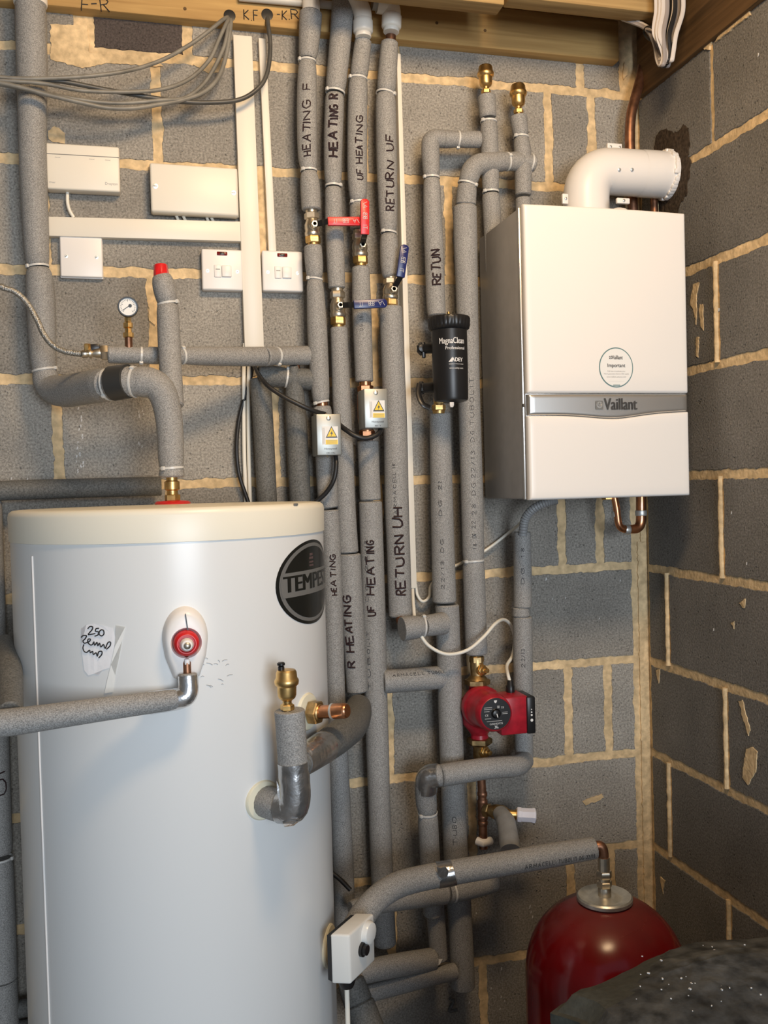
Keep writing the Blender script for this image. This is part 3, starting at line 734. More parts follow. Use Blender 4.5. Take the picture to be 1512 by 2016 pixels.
# discharge pipe out of the boss to the left
disc = pipe('insulated_discharge_pipe', 'fat grey insulated pipe bending left across the front of the cylinder', 'insulated pipe',
            [[(370, 1326, 36, .600), (372, 1366, 38, .604, .03), (355, 1376, 40, .604, .03), (240, 1391, 44, .605), (120, 1408, 50, .605), (30, 1421, 54, .60), (-40, 1428, 54, .60)]], fillet=.03, ties=())
bm = NB(); tube(bm, *[x for x in smooth_path([(P(u, v, d), px(w_, P(u, v, d))/2+.0008, .022) for u, v, w_, d in ((370, 1330, 37, .600), (372, 1366, 39, .604), (355, 1376, 41, .604), (296, 1384, 43, .590))], .004, .022)], 20); obj('foil_tape', bm, M_foil, disc.root, label='shiny silver foil tape round the bend')
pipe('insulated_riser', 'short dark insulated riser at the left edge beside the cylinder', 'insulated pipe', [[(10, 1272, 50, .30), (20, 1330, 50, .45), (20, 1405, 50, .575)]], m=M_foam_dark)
pipe('insulated_edge_pipe', 'insulated pipe at the left picture edge running down beside the cylinder', 'insulated pipe',
     [[(-20, 985, 44, .05), (-14, 1180, 46), (-8, 1420, 48), (0, 1680, 48)], [(0, 1690, 50), (6, 1928, 56)], [(4, 1930, 58), (10, 2120, 58)]], d=.06, ties=((0, 1690),),
     writing=(('UF', (2, 1560), (-2, 1490), 20),))
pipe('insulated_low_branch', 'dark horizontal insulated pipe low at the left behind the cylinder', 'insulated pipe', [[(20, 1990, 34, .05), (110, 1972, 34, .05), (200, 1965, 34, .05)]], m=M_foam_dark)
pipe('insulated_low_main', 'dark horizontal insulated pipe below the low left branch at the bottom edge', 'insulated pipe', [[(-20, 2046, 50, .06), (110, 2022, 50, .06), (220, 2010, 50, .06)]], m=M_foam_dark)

# ------------------------------------------------------------------ the pipe with the capped end, tank flow etc. (left)
def fitting(bm, u, v, d, axis, prof, seg=24, mi=0, rot=.3):
    lathe(bm, P(u, v, d), axis, prof, seg, mi, rot=rot)
pipe('insulated_flow_pipe', 'thick grey insulated pipe from the ceiling bending over to the top of the cylinder', 'insulated pipe',
     [[(59, -20, 56), (60, 14, 58), (63, 130, 58), (64, 300, 52), (69, 420, 51), (74, 525, 45)], [(76, 528, 48), (80, 580, 55), (82, 640, 53), (86, 728, 48), (95, 762, 54, .06, .035), (120, 772, 62, .09), (215, 756, 68, .26)],
      [(213, 757, 67, .257), (250, 752, 66, .285, .06), (312, 752, 58, .30, .08), (334, 812, 52, .30, .08), (338, 940, 50, .30)]], d=.06, fillet=.05,
     ties=((75, 526), (86, 729), (212, 757), (263, 752), (337, 922)))
fl = bpy.data.objects['insulated_flow_pipe']
bm = NB(); tube(bm, *smooth_path([(P(222, 755, .268), px(69, P(222, 755, .268))/2), (P(255, 750, .288), px(67, P(255, 750, .288))/2)], .004), 20); obj('black_tape', bm, M_blacktape, fl, label='wide black tape wrapped before the bend')
a = P(60, 10, .06); bm = NB(); lathe(bm, a, (0, 0, 1), [(.031, 0), (.032, .002), (.032, 2.7-a.z), (.030, 2.701-a.z)], 26); obj('white_collar', bm, M_fit, fl, label='white plastic sleeve at the top')
co = thing('top_connector', 'brass union on a red washer on top of the cylinder lid', 'pipe fitting', P(340, 992, .30))
b0 = P(340, 992, .30); b0.z = ZT+.003
bm = NB(); lathe(bm, b0, (0, 0, 1), [(.031, 0), (.032, .003), (.028, .006), (.016, .007)], 30); obj('red_washer', bm, M_red, co)
bm = NB(); nut(bm, b0+Vector((0, 0, .006)), (0, 0, 1), .014, .012); lathe(bm, b0+Vector((0, 0, .017)), (0, 0, 1), [(.010, 0), (.010, .008), (.0135, .010), (.0135, .024), (.010, .026), (.010, .045)], 20); obj('union', bm, M_brass, co)
pipe('insulated_vent_pipe', 'upright dark insulated pipe with a red capped end under the blank plate', 'insulated pipe',
     [[(317, 542, 36, .245), (322, 560, 46, .245), (330, 598, 42, .245)], [(330, 600, 44, .245), (334, 700, 44, .26), (341, 800, 42, .29)]], fillet=.03, ties=((330, 598),), m=M_foam)
bm = NB(); p0 = P(318, 545, .245); p1 = P(316, 522, .245); lathe(bm, p0, p1-p0, [(.0145, 0), (.0125, (p1-p0).length), (.0115, (p1-p0).length+.001)], 8); obj('red_cap', bm, M_red, bpy.data.objects['insulated_vent_pipe'], label='bright red plastic end cap')
pipe('insulated_manifold_pipe', 'horizontal dark insulated pipe crossing behind the red capped pipe', 'insulated pipe',
     [[(212, 698, 34, .225), (300, 700, 34, .22), (345, 700, 34, .21), (430, 702, 38, .16), (520, 702, 38, .11)], [(521, 702, 38, .109), (545, 701, 36, .09), (608, 700, 38, .055)]], m=M_foam, ties=((281, 699), (361, 701), (546, 701)))
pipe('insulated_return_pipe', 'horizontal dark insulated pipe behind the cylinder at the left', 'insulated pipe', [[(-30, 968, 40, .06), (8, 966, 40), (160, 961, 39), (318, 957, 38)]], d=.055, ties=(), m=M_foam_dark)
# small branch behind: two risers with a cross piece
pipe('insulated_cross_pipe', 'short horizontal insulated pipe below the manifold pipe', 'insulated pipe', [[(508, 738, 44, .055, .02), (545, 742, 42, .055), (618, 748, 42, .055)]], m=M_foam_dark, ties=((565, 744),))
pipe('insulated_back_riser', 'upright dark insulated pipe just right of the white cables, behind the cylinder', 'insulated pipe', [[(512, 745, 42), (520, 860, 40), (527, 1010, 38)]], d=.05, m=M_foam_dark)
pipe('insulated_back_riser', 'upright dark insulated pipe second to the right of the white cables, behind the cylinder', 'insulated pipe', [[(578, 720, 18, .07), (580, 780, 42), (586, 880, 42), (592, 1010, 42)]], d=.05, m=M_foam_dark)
bm = NB(); tube(bm, [P(583, 710, .06), P(584, 728, .06)], .0075, 14); obj('copper_tail', bm, M_copper, bpy.data.objects['insulated_back_riser.001'])
# valve and braided hose at the left end of the manifold
hv = thing('drain_valve', 'small brass valve with a black lever at the left end of the manifold pipe', 'valve', P(190, 694, .225))
a, b = P(160, 697, .225), P(214, 694, .225); X = (b-a).normalized(); L = (b-a).length
bm = NB(); lathe(bm, a, X, [(.006, 0), (.0075, .002), (.0075, .010), (.006, .012), (.009, .014), (.009, .018), (.0065, .020), (.0085, .026), (.0095, .034), (.0085, .040), (.006, .044)], 18); nut(bm, a+X*(L-.014), X, .0145, .014); lathe(bm, a+X*(L-.02), X, [(.008, 0), (.008, .008)], 16); obj('body', bm, M_nickel, hv)
bm = NB(); c = P(186, 684, .225); cbox(bm, c, .020, .008, .012, .002, X=X, Z=Vector((0, 0, 1))); obj('lever', bm, M_black, hv)
bm = NB(); nut(bm, P(172, 690, .235), (0, 0, 1), .006, .012); obj('test_nut', bm, M_brass, hv)
hose = [(-420, 640, .18), (-200, 590, .19), (-14, 566, .20), (6, 567, .20), (30, 575, .20), (52, 595, .20), (72, 628, .205), (86, 658, .21), (104, 680, .215), (128, 692, .22), (160, 697, .225)]
q = catmull([P(*c) for c in hose], 14)
bm = NB(); rad = [.0054+.00022*math.sin(i*2.4) for i in range(len(q))]; tube(bm, q, rad, 14); bho = obj('braided_hose', bm, mat('braid', (.42, .41, .38), .4, .9, 500, .4, .8, 500), None, q[-1]); tag(bho, 'braided steel hose curving down from the left edge to the small brass valve', 'hose')
# pressure gauge
gg = thing('pressure_gauge', 'round black rimmed pressure gauge on a brass stem above the manifold pipe', 'gauge', P(254, 692, .225))
gc = P(252, 605, .235); n = (CAM-gc).normalized(); n = Vector((n.x*.3, n.y, n.z*.3)).normalized()
gx = Vector((0, 0, 1)).cross(n).normalized()*1.0; gz = n.cross(gx)
bm = NB(); lathe(bm, gc-n*.008, n, [(.0165, 0), (.0185, .003), (.0185, .016), (.0178, .018), (.0158, .018), (.0155, .0150)], 40); obj('rim', bm, M_black, gg)
bm = NB(); lathe(bm, gc+n*.0065, n, [(.0155, 0), (.0155, .0008)], 40); obj('dial', bm, M_label, gg)
bm = NB()
for i in range(21):
    a = math.radians(-135+270*i/20); r0 = .0115 if i % 5 else .0098
    tube(bm, [gc+n*.0076+(gx*math.sin(a)+gz*math.cos(a))*r0, gc+n*.0076+(gx*math.sin(a)+gz*math.cos(a))*.0135], .00035, 5)
obj('scale_marks', bm, M_text, gg)
bm = NB(); a = math.radians(-125); tube(bm, [gc+n*.0082-(gx*math.sin(a)+gz*math.cos(a))*.005, gc+n*.0082+(gx*math.sin(a)+gz*math.cos(a))*.011], .0005, 6); lathe(bm, gc+n*.0076+gx*.004+gz*.002, n, [(.0032, 0), (.0028, .001)], 14); obj('needle', bm, M_black, gg)
bm = NB(); z0 = P(254, 693, .225)
lathe(bm, P(253, 664, .228), (0, 0, 1), [(.0075, -.001), (.0095, .0), (.0095, .008), (.0065, .009), (.006, .016), (.0085, .018), (.0085, .026), (.006, .028), (.006, .045)], 8); obj('stem', bm, M_brass, gg)
bm = NB(); tube(bm, [z0, P(253, 663, .228)], .0070, 14); obj('copper_tail', bm, M_copper_old, gg)

# ------------------------------------------------------------------ main risers
pipe('insulated_heating_flow_pipe', 'insulated riser marked HEATING F, leftmost of the four main risers', 'insulated pipe',
     [[(612, 24, 44), (610, 60, 44), (606, 116, 36)], [(605, 121, 36), (604, 200, 40), (605, 300, 40), (608, 336, 34)], [(608, 338, 34), (611, 370, 40), (613, 414, 38)],
      [(616, 484, 34), (618, 515, 36), (620, 548, 32)], [(620, 550, 32), (624, 640, 40), (629, 740, 38), (632, 792, 34)], [(634, 800, 36), (640, 880, 40), (645, 975, 42), (648, 1000, 38)], [(648, 1004, 38), (654, 1100, 37), (660, 1350, 38), (669, 1560, 40), (676, 1720, 42), (680, 1850, 42)]],
     d=.065, ties=((606, 119), (608, 336), (620, 549), (630, 791)),
     writing=(('HEATING F', (605, 312), (604, 176), 15), ('HEATING', (658, 1170), (654, 1090), 11)))
pipe('insulated_heating_return_pipe', 'insulated riser marked HEATING R, second of the four main risers', 'insulated pipe',
     [[(677, -14, 44), (672, 60, 44), (660, 182, 40)], [(659, 186, 38), (655, 300, 38), (656, 366, 33)], [(656, 370, 34), (658, 450, 36), (661, 520, 36), (663, 568, 34)],
      [(667, 645, 34), (672, 780, 36), (678, 900, 37), (681, 1000, 38), (686, 1088, 40)], [(688, 1090, 44), (692, 1180, 45), (698, 1280, 44), (703, 1362, 42)]], d=.06,
     ties=((660, 184), (656, 368)), writing=(('HEATING R', (656, 317), (657, 194), 17, .0024), ('R HEATING', (692, 1306), (682, 1172), 16, .0022), ('II', (672, 1094), (688, 1092), 6)))
pipe('insulated_underfloor_flow_pipe', 'insulated riser marked UF HEATING, third of the four main risers', 'insulated pipe',
     [[(715, 80, 34), (710, 120, 36), (706, 153, 36)], [(705, 156, 38), (703, 260, 40), (703, 340, 40), (705, 396, 34)], [(705, 399, 36), (706, 452, 34)], [(710, 526, 36), (713, 640, 38), (717, 752, 36)], [(724, 868, 42), (729, 985, 42)], [(729, 987, 46), (734, 1140, 47), (739, 1340, 46), (746, 1560, 44), (752, 1720, 44), (758, 1860, 44)]],
     d=.06, ties=((706, 155), (705, 398)), writing=(('UF HEATING', (709, 357), (708, 230), 13), ('UF HEATING', (731, 1207), (728, 1060), 15, .0020)), prints=(('DG 18', (712, 660), (711, 628), 6), ('DG 22/13', (722, 1180), (720, 1060), 6), ('TUBOLIT', (727, 1350), (724, 1240), 6)))
pipe('insulated_underfloor_return_pipe', 'insulated riser marked RETURN UF, rightmost of the four main risers', 'insulated pipe',
     [[(767, 83, 34), (763, 140, 38), (760, 182, 38)], [(759, 185, 40), (761, 300, 42), (764, 420, 38), (765, 458, 33)], [(765, 461, 34), (767, 510, 38), (768, 540, 34), (769, 546, 28)],
      [(769, 604, 46), (774, 720, 46), (779, 860, 47), (781, 1000, 48), (785, 1100, 47), (788, 1214, 46)]], d=.065,
     ties=((760, 184), (765, 459)), writing=(('RETURN UF', (769, 417), (768, 268), 16, .0018), ('RETURN UH', (790, 1168), (782, 993), 18, .0024)), prints=(('ARMACELL 18', (779, 1005), (775, 915), 6),))
# white push-fit elbows and the plastic pipes at the top
pf = thing('push_fit_collar', 'white push fit collar on top of the riser marked HEATING F', 'pipe fitting', P(613, 24, .065))
bm = NB(); a = P(613, 30, .065); lathe(bm, a, (0, 0, 1), [(.0175, 0), (.0185, .002), (.0185, .028), (.0165, .030), (.0165, .06)], 28); obj('collar', bm, M_fit, pf)
def elbow(lab, u0, v0, u1, v1, u2, v2, d):
    t = thing('push_fit_elbow', lab, 'pipe fitting', P(u0, v0, d), 'white push fit elbows')
    a, b, c = P(u0, v0, d), P(u1, v1, d), P(u2, v2, d)
    bm = NB(); tube(bm, *smooth_path([(a+(b-a)*.35, .0185), (b, .0200, .022), (c, .0185)], .003), 22); obj('elbow_body', bm, M_fit, t)
    ax = (b-a).normalized()
    bm = NB(); lathe(bm, a, ax, [(.0165, 0), (.0172, .001), (.0172, .007), (.0155, .008), (.0200, .010), (.0212, .012), (.0212, .034), (.0190, .037)], 28); obj('grip_collar', bm, M_fit, t)
    return t
e1 = elbow('white push fit elbow above the riser marked UF HEATING', 715, 74, 714, 18, 690, -12, .075)
e2 = elbow('white push fit elbow above the riser marked RETURN UF', 770, 64, 772, 12, 742, 8, .075)
for (lab, u0, v0, u1, v1) in (('bare copper stub under the white elbow above UF HEATING', 715, 70, 715, 86), ('bare copper stub under the white elbow above RETURN UF', 770, 60, 768, 90)):
    bm = NB(); tube(bm, [P(u0, v0, .0615), P(u1, v1, .0615)], .0115, 16); o = obj('copper_stub', bm, M_copper_old, None, P(u1, v1, .0615)); tag(o, lab, 'pipe', 'copper stubs under the elbows')
bm = NB(); tube(bm, [P(470, -6, .0415), P(560, 2, .0415), P(660, 11, .0415)], .0085, 14); tag(obj('plastic_pipe', bm, mat('grey_white_pipe', (.55, .54, .50), .45), None, P(700, 12, .055)), 'thin white plastic pipe along the timber at the top edge', 'pipe')
bm = NB(); tube(bm, [P(733, 5, .075), P(752, 8, .075)], .0150, 16); tag(obj('plastic_pipe', bm, mat('grey_pipe', (.38, .38, .36), .5), None, P(735, 11, .085)), 'grey plastic pipe joining the two white elbows at the top', 'pipe')

def ball_valve(lab, u0, v0, u1, v1, d, lv0, lv1, colr, down=False):
    a, b = P(u0, v0, d), P(u1, v1, d); ax = (a-b).normalized(); L = (a-b).length
    t = thing('ball_valve', lab, 'valve', b, 'lever ball valves on the main risers'); s = L/.078
    bm = NB(); nut(bm, a-ax*.020*s, ax, .0160, .014*s, rot=.2); lathe(bm, a-ax*.007*s, ax, [(.0125, 0), (.0125, .008*s)], 18)
    lathe(bm, b+ax*.020*s, ax, [(.0150, 0), (.0170, .003), (.0170, .009*s), (.0155, .012*s), (.0165, .018*s), (.0165, .026*s), (.0135, .033*s), (.0115, .040*s)], 24)
    obj('valve_body', bm, M_nickel, t)
    bm = NB(); nut(bm, b+ax*.005*s, ax, .0165, .016*s, rot=.55); lathe(bm, b, ax, [(.0118, 0), (.0118, .008*s)], 18); obj('compression_nut', bm, M_brass, t, label='brassy hexagonal compression nut')
    c = b+ax*.040*s; front = Vector((0, -1, 0)); l0, l1 = P(*lv0), P(*lv1)
    dirn = (l1-l0).normalized()
    st = c+front*.012
    bm = NB(); lathe(bm, st, front, [(.0095, 0), (.0095, .006), (.007, .008), (.006, .018), (.004, .019)], 16); nut(bm, st+front*.013, front, .0075, .006); obj('stem', bm, M_nickel, t)
    p0 = Vector((st.x, st.y-.011, st.z)); 
    bm = NB(); wv = Vector((0, -1, 0)).cross(dirn).normalized()
    # cranked steel strap from the stem out to the grip
    prev = None; pts = [p0, p0+(l0-p0)*.6, l0]
    for q0, q1 in zip(pts, pts[1:]):
        dv = (q1-q0); 
        if dv.length > 1e-4:
            nn = dv.normalized().cross(wv).normalized(); box(bm, q0-wv*.006-nn*.0012, dv+dv.normalized()*.002, wv*.012, nn*.0024, .0006)
    obj('lever_strap', bm, M_black, t, label='black shank of the lever')
    Lg = (l1-l0).length; bm = NB(); n = 12; outl = []
    hw = px(9.2, l0)
    for i in range(n+1): outl.append((l0-dirn*.0+wv*(-hw)) if False else None)
    outl = [l0-wv*hw*.92, l1-dirn*hw*.7-wv*hw*.95]+[l1-dirn*hw*.7+dirn*hw*.7*math.cos(x)+wv*hw*.95*math.sin(x) for x in [(-.5+i/10)*PI for i in range(1, 10)]]+[l1-dirn*hw*.7+wv*hw*.95, l0+wv*hw*.92]
    prism(bm, [q+front*.004 for q in outl], -front*.008)
    bmesh.ops.bevel(bm, geom=bm.edges[:], offset=.0014, segments=2, profile=.5, affect='EDGES')
    lv = obj('lever', bm, colr, t, label=('red' if colr is M_red else 'blue')+' plastic coated lever')
    bm = NB()
    for f, txt, ln in ((.20, 'TI', .008), (.52, 'BEB', .012), (.82, 'A/', .013)):
        c0 = l0.lerp(l1, f)+front*.0044; write(bm, txt, lambda x, y: c0+dirn*x+(-wv)*y, ln*Lg/.07, hw*.9, .00045, .02, gap=.1)
    obj('lever_print', bm, M_wtext, lv, label='faint white print on the lever')
    return t
ball_valve('ball valve on the HEATING F riser with a red lever lying horizontally', 613, 414, 617, 484, .065, (645, 436, .115), (712, 436, .115), M_red)
ball_valve('ball valve on the UF HEATING riser with a red lever standing upright', 707, 454, 710, 524, .06, (718, 462, .125), (718, 392, .125), M_red)
ball_valve('ball valve on the RETURN UF riser with a blue lever standing upright', 769, 544, 769, 606, .065, (788, 546, .115), (797, 482, .115), M_blue)
ball_valve('ball valve on the HEATING R riser with a blue lever lying horizontally', 664, 568, 666, 645, .06, (696, 600, .115), (762, 597, .115), M_blue)

# zone valves: tin cover boxes on copper bodies
def zone_valve(lab, q, side, d, pipeu, writing):
    """q: front corners TL TR BR BL in pixels at depth d"""
    t = thing('zone_valve', lab, 'zone valve', P(pipeu[0], pipeu[3], .06), 'motorised zone valves')
    TL = P(*q[0], d); TR = P(*q[1], d); BL = P(*q[3], d)
    X = Vector((1, 0, 0))*(TR-TL).length; Zd = Vector((0, 0, -1))*(BL-TL).length
    bm = NB(); box(bm, TL, X, Vector((0, .058, 0)), Zd, .0025); cov = obj('cover', bm, M_zinc, t, label='silvery tin cover')
    F = Vector((0, -1, 0))
    def at(fx, fz, e=.0006): return TL+X*fx+Zd*fz+F*e
    bm = NB(); lathe(bm, at(.50, .10, 0), F, [(.0048, 0), (.0046, .0014), (.003, .0022)], 18); obj('cover_screw', bm, M_nickel, cov)
    bm = NB(); prism(bm, [at(.22, .30), at(.86, .30), at(.86, .74), at(.22, .74)], F*.0003); lb = obj('warning_label', bm, M_label, cov, label='white label with a yellow high voltage triangle')
    def tri(k, e): 
        c = (.60, .45); return [at(c[0]+x*k*.24, c[1]+y*k*.15, e) for x, y in ((0, -1.05), (1, .85), (-1, .85))]
    bm = NB(); prism(bm, tri(1, .0010), F*.0002); obj('triangle_border', bm, M_black, lb)
    bm = NB(); prism(bm, tri(.76, .0013), F*.0002); obj('triangle', bm, M_yellow, lb)
    bm = NB(); prism(bm, [at(.60+x*.10, .47+y*.085, .0017) for x, y in ((.35, -1), (-.55, .15), (-.05, .15), (-.35, 1), (.55, -.2), (.05, -.2))], F*.0002); obj('lightning_bolt', bm, M_black, lb)
    bm = NB(); prism(bm, [at(.36, .625, .0010), at(.84, .625, .0010), at(.84, .735, .0010), at(.36, .735, .0010)], F*.0002); obj('yellow_panel', bm, M_yellow, lb)
    bm = NB()
    for k in range(3): prism(bm, [at(.40, .645+k*.03, .0014), at(.80, .645+k*.03, .0014), at(.80, .652+k*.03, .0014), at(.40, .652+k*.03, .0014)], F*.0001)
    for k in range(3): prism(bm, [at(.245+k*.03, .33, .0010), at(.255+k*.03, .33, .0010), at(.255+k*.03, .72, .0010), at(.245+k*.03, .72, .0010)], F*.0001)
    obj('label_print', bm, M_gtext, lb)
    bm = NB(); V = .033
    text_on(bm, writing, .0052, lambda x, y: at(.55, .945, .0008)+Vector((x, 0, y))); text_on(bm, 'Honeywell', .0055, lambda x, y: at(.55, .84, .0008)+Vector((x, 0, y)), sx=1.1); obj('stamped_lettering', bm, M_text, cov)
    bm = NB(); pu0, pv0, pu1, pv1 = pipeu; a, b = P(pu0, pv0, .062), P(pu1, pv1, .062)
    ax = (a-b).normalized(); L = (a-b).length
    lathe(bm, b, ax, [(.0125, 0), (.0125, .010)], 18); nut(bm, b+ax*.008, ax, .0175, .014); lathe(bm, b+ax*.02, ax, [(.0155, 0), (.0190, L*.25), (.0190, L*.6), (.0155, L-.04)], 22); nut(bm, a-ax*.022, ax, .0175, .014); lathe(bm, a-ax*.010, ax, [(.0125, 0), (.0125, .010)], 18)
    obj('valve_body', bm, M_copper, t, label='copper coloured valve body')
    bm = NB(); tube(bm, [at(.42, 1.0, -.01), at(.47, 1.035, -.008)], .0016, 8); tube(bm, [at(.45, 0, -.01), at(.44, -.02, -.008)], .0016, 8); obj('manual_lever', bm, M_nickel, t)
    return t
zone_valve('motorised zone valve with tin cover, the lower left one nearer the cylinder', [(622, 815), (671, 815), (674, 895), (624, 897)], None, .135, (634, 792, 640, 905), 'ON ON')
zone_valve('motorised zone valve with tin cover, the upper right one on the UF HEATING riser', [(716, 765), (763, 765), (766, 841), (720, 843)], None, .135, (719, 752, 723, 868), 'AN  Y')

# ------------------------------------------------------------------ right hand pipes
FD = .075
pipe('insulated_boiler_return_pipe', 'long insulated pipe marked RETUN passing behind the black filter down to the floor', 'insulated pipe',
     [[(945, 275, 32, .075), (872, 274, 34, .075)], [(874, 274, 34, .075), (848, 272, 36, .075, .015), (847, 300, 36), (850, 350, 33)], [(850, 352, 33), (852, 440, 38), (855, 500, 38), (858, 600, 38), (860, 622, 36)],
      [(866, 812, 42), (868, 900, 43), (870, 1000, 45), (875, 1186, 47)], [(880, 1190, 48), (884, 1300, 48), (887, 1420, 48), (892, 1560, 48), (897, 1680, 49), (905, 1800, 48), (912, 1944, 48)]],
     d=.075, ties=((905, 274), (850, 351)), writing=(('RETUN', (860, 563), (858, 492), 17, .0022),), prints=(('DG 22', (867, 1010), (866, 950), 6), ('22/13 DG', (872, 1160), (870, 1060), 6), ('TUBO', (896, 1650), (894, 1600), 8)))
pipe('insulated_boiler_flow_pipe', 'insulated pipe with printed lettering running beside the boiler down to the red pump', 'insulated pipe',
     [[(1052, 322, 36, .075), (1024, 318, 36, .075)], [(1026, 318, 36, .075), (990, 318, 38, .08), (932, 322, 40, .085, .035), (920, 362, 40, .08)], [(920, 362, 40, .08), (917, 404, 40)],
      [(915, 406, 47), (917, 500, 47), (919, 560, 44), (921, 680, 44), (924, 800, 44), (927, 900, 44), (930, 1000, 45), (932, 1105, 44), (935, 1200, 44), (938, 1288, 44)]], d=.075,
     ties=((1000, 318), (1046, 320), (920, 362), (933, 1108)), prints=(('28 DG 22/13 DG TUBOLIT', (933, 1010), (928, 745), 8), ('18 DG 22', (935, 1075), (932, 1030), 7)))
pipe('insulated_vent_riser', 'insulated upright pipe under the left brass air vent, running behind the boiler', 'insulated pipe',
     [[(958, 188, 34), (961, 232, 34)], [(962, 240, 34), (965, 320, 35), (966, 378, 34)], [(966, 382, 36), (970, 450, 36), (974, 560, 36)]], d=.075, ties=((961, 237), (966, 380)))
pipe('insulated_vent_riser', 'insulated upright pipe under the right brass air vent, running behind the boiler', 'insulated pipe',
     [[(1020, 228, 34), (1026, 268, 31)], [(1026, 270, 31), (1030, 310, 35), (1030, 385, 32)], [(1030, 390, 30), (1032, 460, 34)]], d=.075, ties=((1026, 269),))
def air_vent(lab, u, v, d, h_px, m=M_brass):
    a = P(u, v, d); H = px(h_px, a); k = H/.062
    t = thing('auto_air_vent', lab, 'air vent', a, 'brass automatic air vents')
    bm = NB(); lathe(bm, a, (0, 0, 1), [(.0065*k, -.006), (.0065*k, .004*k), (.0085*k, .006*k), (.0085*k, .010*k), (.0062*k, .013*k), (.0065*k, .016*k), (.0115*k, .020*k), (.0130*k, .024*k), (.0135*k, .036*k), (.0165*k, .039*k), (.0172*k, .043*k), (.0165*k, .046*k), (.0150*k, .048*k), (.0142*k, .056*k), (.0125*k, .059*k), (.004*k, .060*k)], 30); obj('vent_body', bm, m, t)
    bm = NB(); nut(bm, a+Vector((0, 0, .003*k)), (0, 0, 1), .0098*k, .008*k); obj('hex_nut', bm, m, t)
    bm = NB(); q = a+Vector((0, 0, .058*k)); 
    if u < 700: q = q-Vector((.007*k, 0, 0))
    lathe(bm, q, (0, 0, 1), [(.0045*k, 0), (.0045*k, .006*k), (.003*k, .007*k), (.0055*k, .008*k), (.0055*k, .011*k), (.004*k, .012*k)] if u < 700 else [(.0045*k, 0), (.0045*k, .004*k), (.003*k, .0046*k)], 14); obj('vent_cap', bm, M_black, t)
    return t
air_vent('brass automatic air vent near the timber, higher one of the pair left of the flue', 957, 188, .075, 60)
air_vent('brass automatic air vent closest to the boiler flue, lower one of the pair', 1021, 227, .075, 62)

# black magnetic filter
ft = thing('magnetic_filter', 'black cylindrical magnetic filter with white lettering beside the boiler', 'filter', P(888, 792, .15))
fa, fb = P(884, 648, .16), P(888, 790, .16); ax = (fa-fb).normalized(); L = (fa-fb).length; R = px(70, fb)/2
bm = NB(); lathe(bm, fb, ax, [(R*.72, -.002), (R*.93, .001), (R*.97, .006), (R, L*.5), (R*1.0, L+.004)], 44); obj('canister', bm, M_black, ft)
bm = NB(); n = 90; prof = [(R*1.0, 0), (R*1.12, .003), (R*1.18, .010), (R*1.20, .024), (R*1.17, .027), (R*1.14, .028), (R*.2, .030)]
rings = []
N0 = Vector((0, -1, 0)); N0 = (N0-ax*N0.dot(ax)).normalized(); B0 = ax.cross(N0)
for r, h in prof:
    rings.append([bm.verts.new(fa+ax*(h-.004)+(N0*math.cos(2*PI*k/n)+B0*math.sin(2*PI*k/n))*(r-(.0012 if (k % 3 == 0 and .002 < h < .026) else 0))) for k in range(n)])
for a, b in zip(rings, rings[1:]):
    for k in range(n): bm.faces.new((a[k], a[(k+1) % n], b[(k+1) % n], b[k]))
bm.faces.new(rings[-1]); bm.faces.new(rings[0][::-1]); obj('screw_cap', bm, M_black, ft, label='ribbed black screw cap')
bm = NB(); lathe(bm, fa+ax*.024, ax, [(.004, 0), (.004, .008), (.003, .012)], 12); obj('bleed_screw', bm, M_brass_old, ft)
bm = NB(); c = P(889, 796, .19); lathe(bm, c+Vector((0, 0, .004)), (0, 0, -1), [(.005, 0), (.005, .006), (.003, .010)], 6); obj('drain_plug', bm, M_white, ft)
Nf = (CAM-fb); Nf = (Nf-ax*Nf.dot(ax)).normalized(); Lf = ax.cross(Nf)
def onf(x, y, h, e=.0006): th = x/R; return fb+ax*(h+y)+(Nf*math.cos(th)+Lf*math.sin(th))*(R+e)
def hz(v): return L*(790-v)/(790-648)
bm = NB(); text_on(bm, 'MagnaClean', .0175, lambda x, y: onf(x+.006, y, hz(676)), sx=.66, bold=.0002); text_on(bm, 'Professional', .0090, lambda x, y: onf(x+.013, y, hz(690)), bold=.0001)
text_on(bm, 'ADEY', .0115, lambda x, y: onf(x+.016, y, hz(713)), sx=.85, bold=.0003); text_on(bm, 'www.adey.com', .0050, lambda x, y: onf(x+.014, y, hz(729)))
prism(bm, [onf(.0015+x, y, hz(713)) for x, y in ((-.004, -.004), (.004, .006), (.004, -.004))], Nf*.0003)
prism(bm, [onf(x, -.0005, hz(721)) for x in (-.002, .010, .020, .030)]+[onf(x, .0004, hz(721)) for x in (.030, .020, .010, -.002)], Nf*.0001)
obj('white_lettering', bm, M_wtext, ft, label='white printed lettering on the canister')
for (v, dd) in ((685, .12), (762, .12)):
    bm = NB(); a, b = P(862, v, .13), P(828, v+2, .10)
    tube(bm, [a, b], .011, 16); X = (b-a).normalized(); lathe(bm, b-X*.006, X, [(.014, 0), (.014, .008), (.011, .010)], 6); vb = obj('isolating_valve', bm, M_black, ft)
    bm = NB(); k = 10
    c = b+Vector((0, -.010, 0))
    if v < 700: cbox(bm, c+Vector((.004, 0, -.004)), .008, .006, .034, .002)
    else:
        q = [P(826, 756, .13), P(824, 775, .14), P(832, 795, .15), P(846, 803, .15)]; tube(bm, catmull(q, 5), .0065, 10, flat=.5)
    lathe(bm, b+Vector((.0, -.004, 0)), (0, -1, 0), [(.009, 0), (.008, .010), (.004, .011)], 12); obj('valve_handle', bm, M_black, vb)
un = thing('brass_union', 'polished brass union directly under the black filter', 'pipe fitting', P(864, 812, .085))
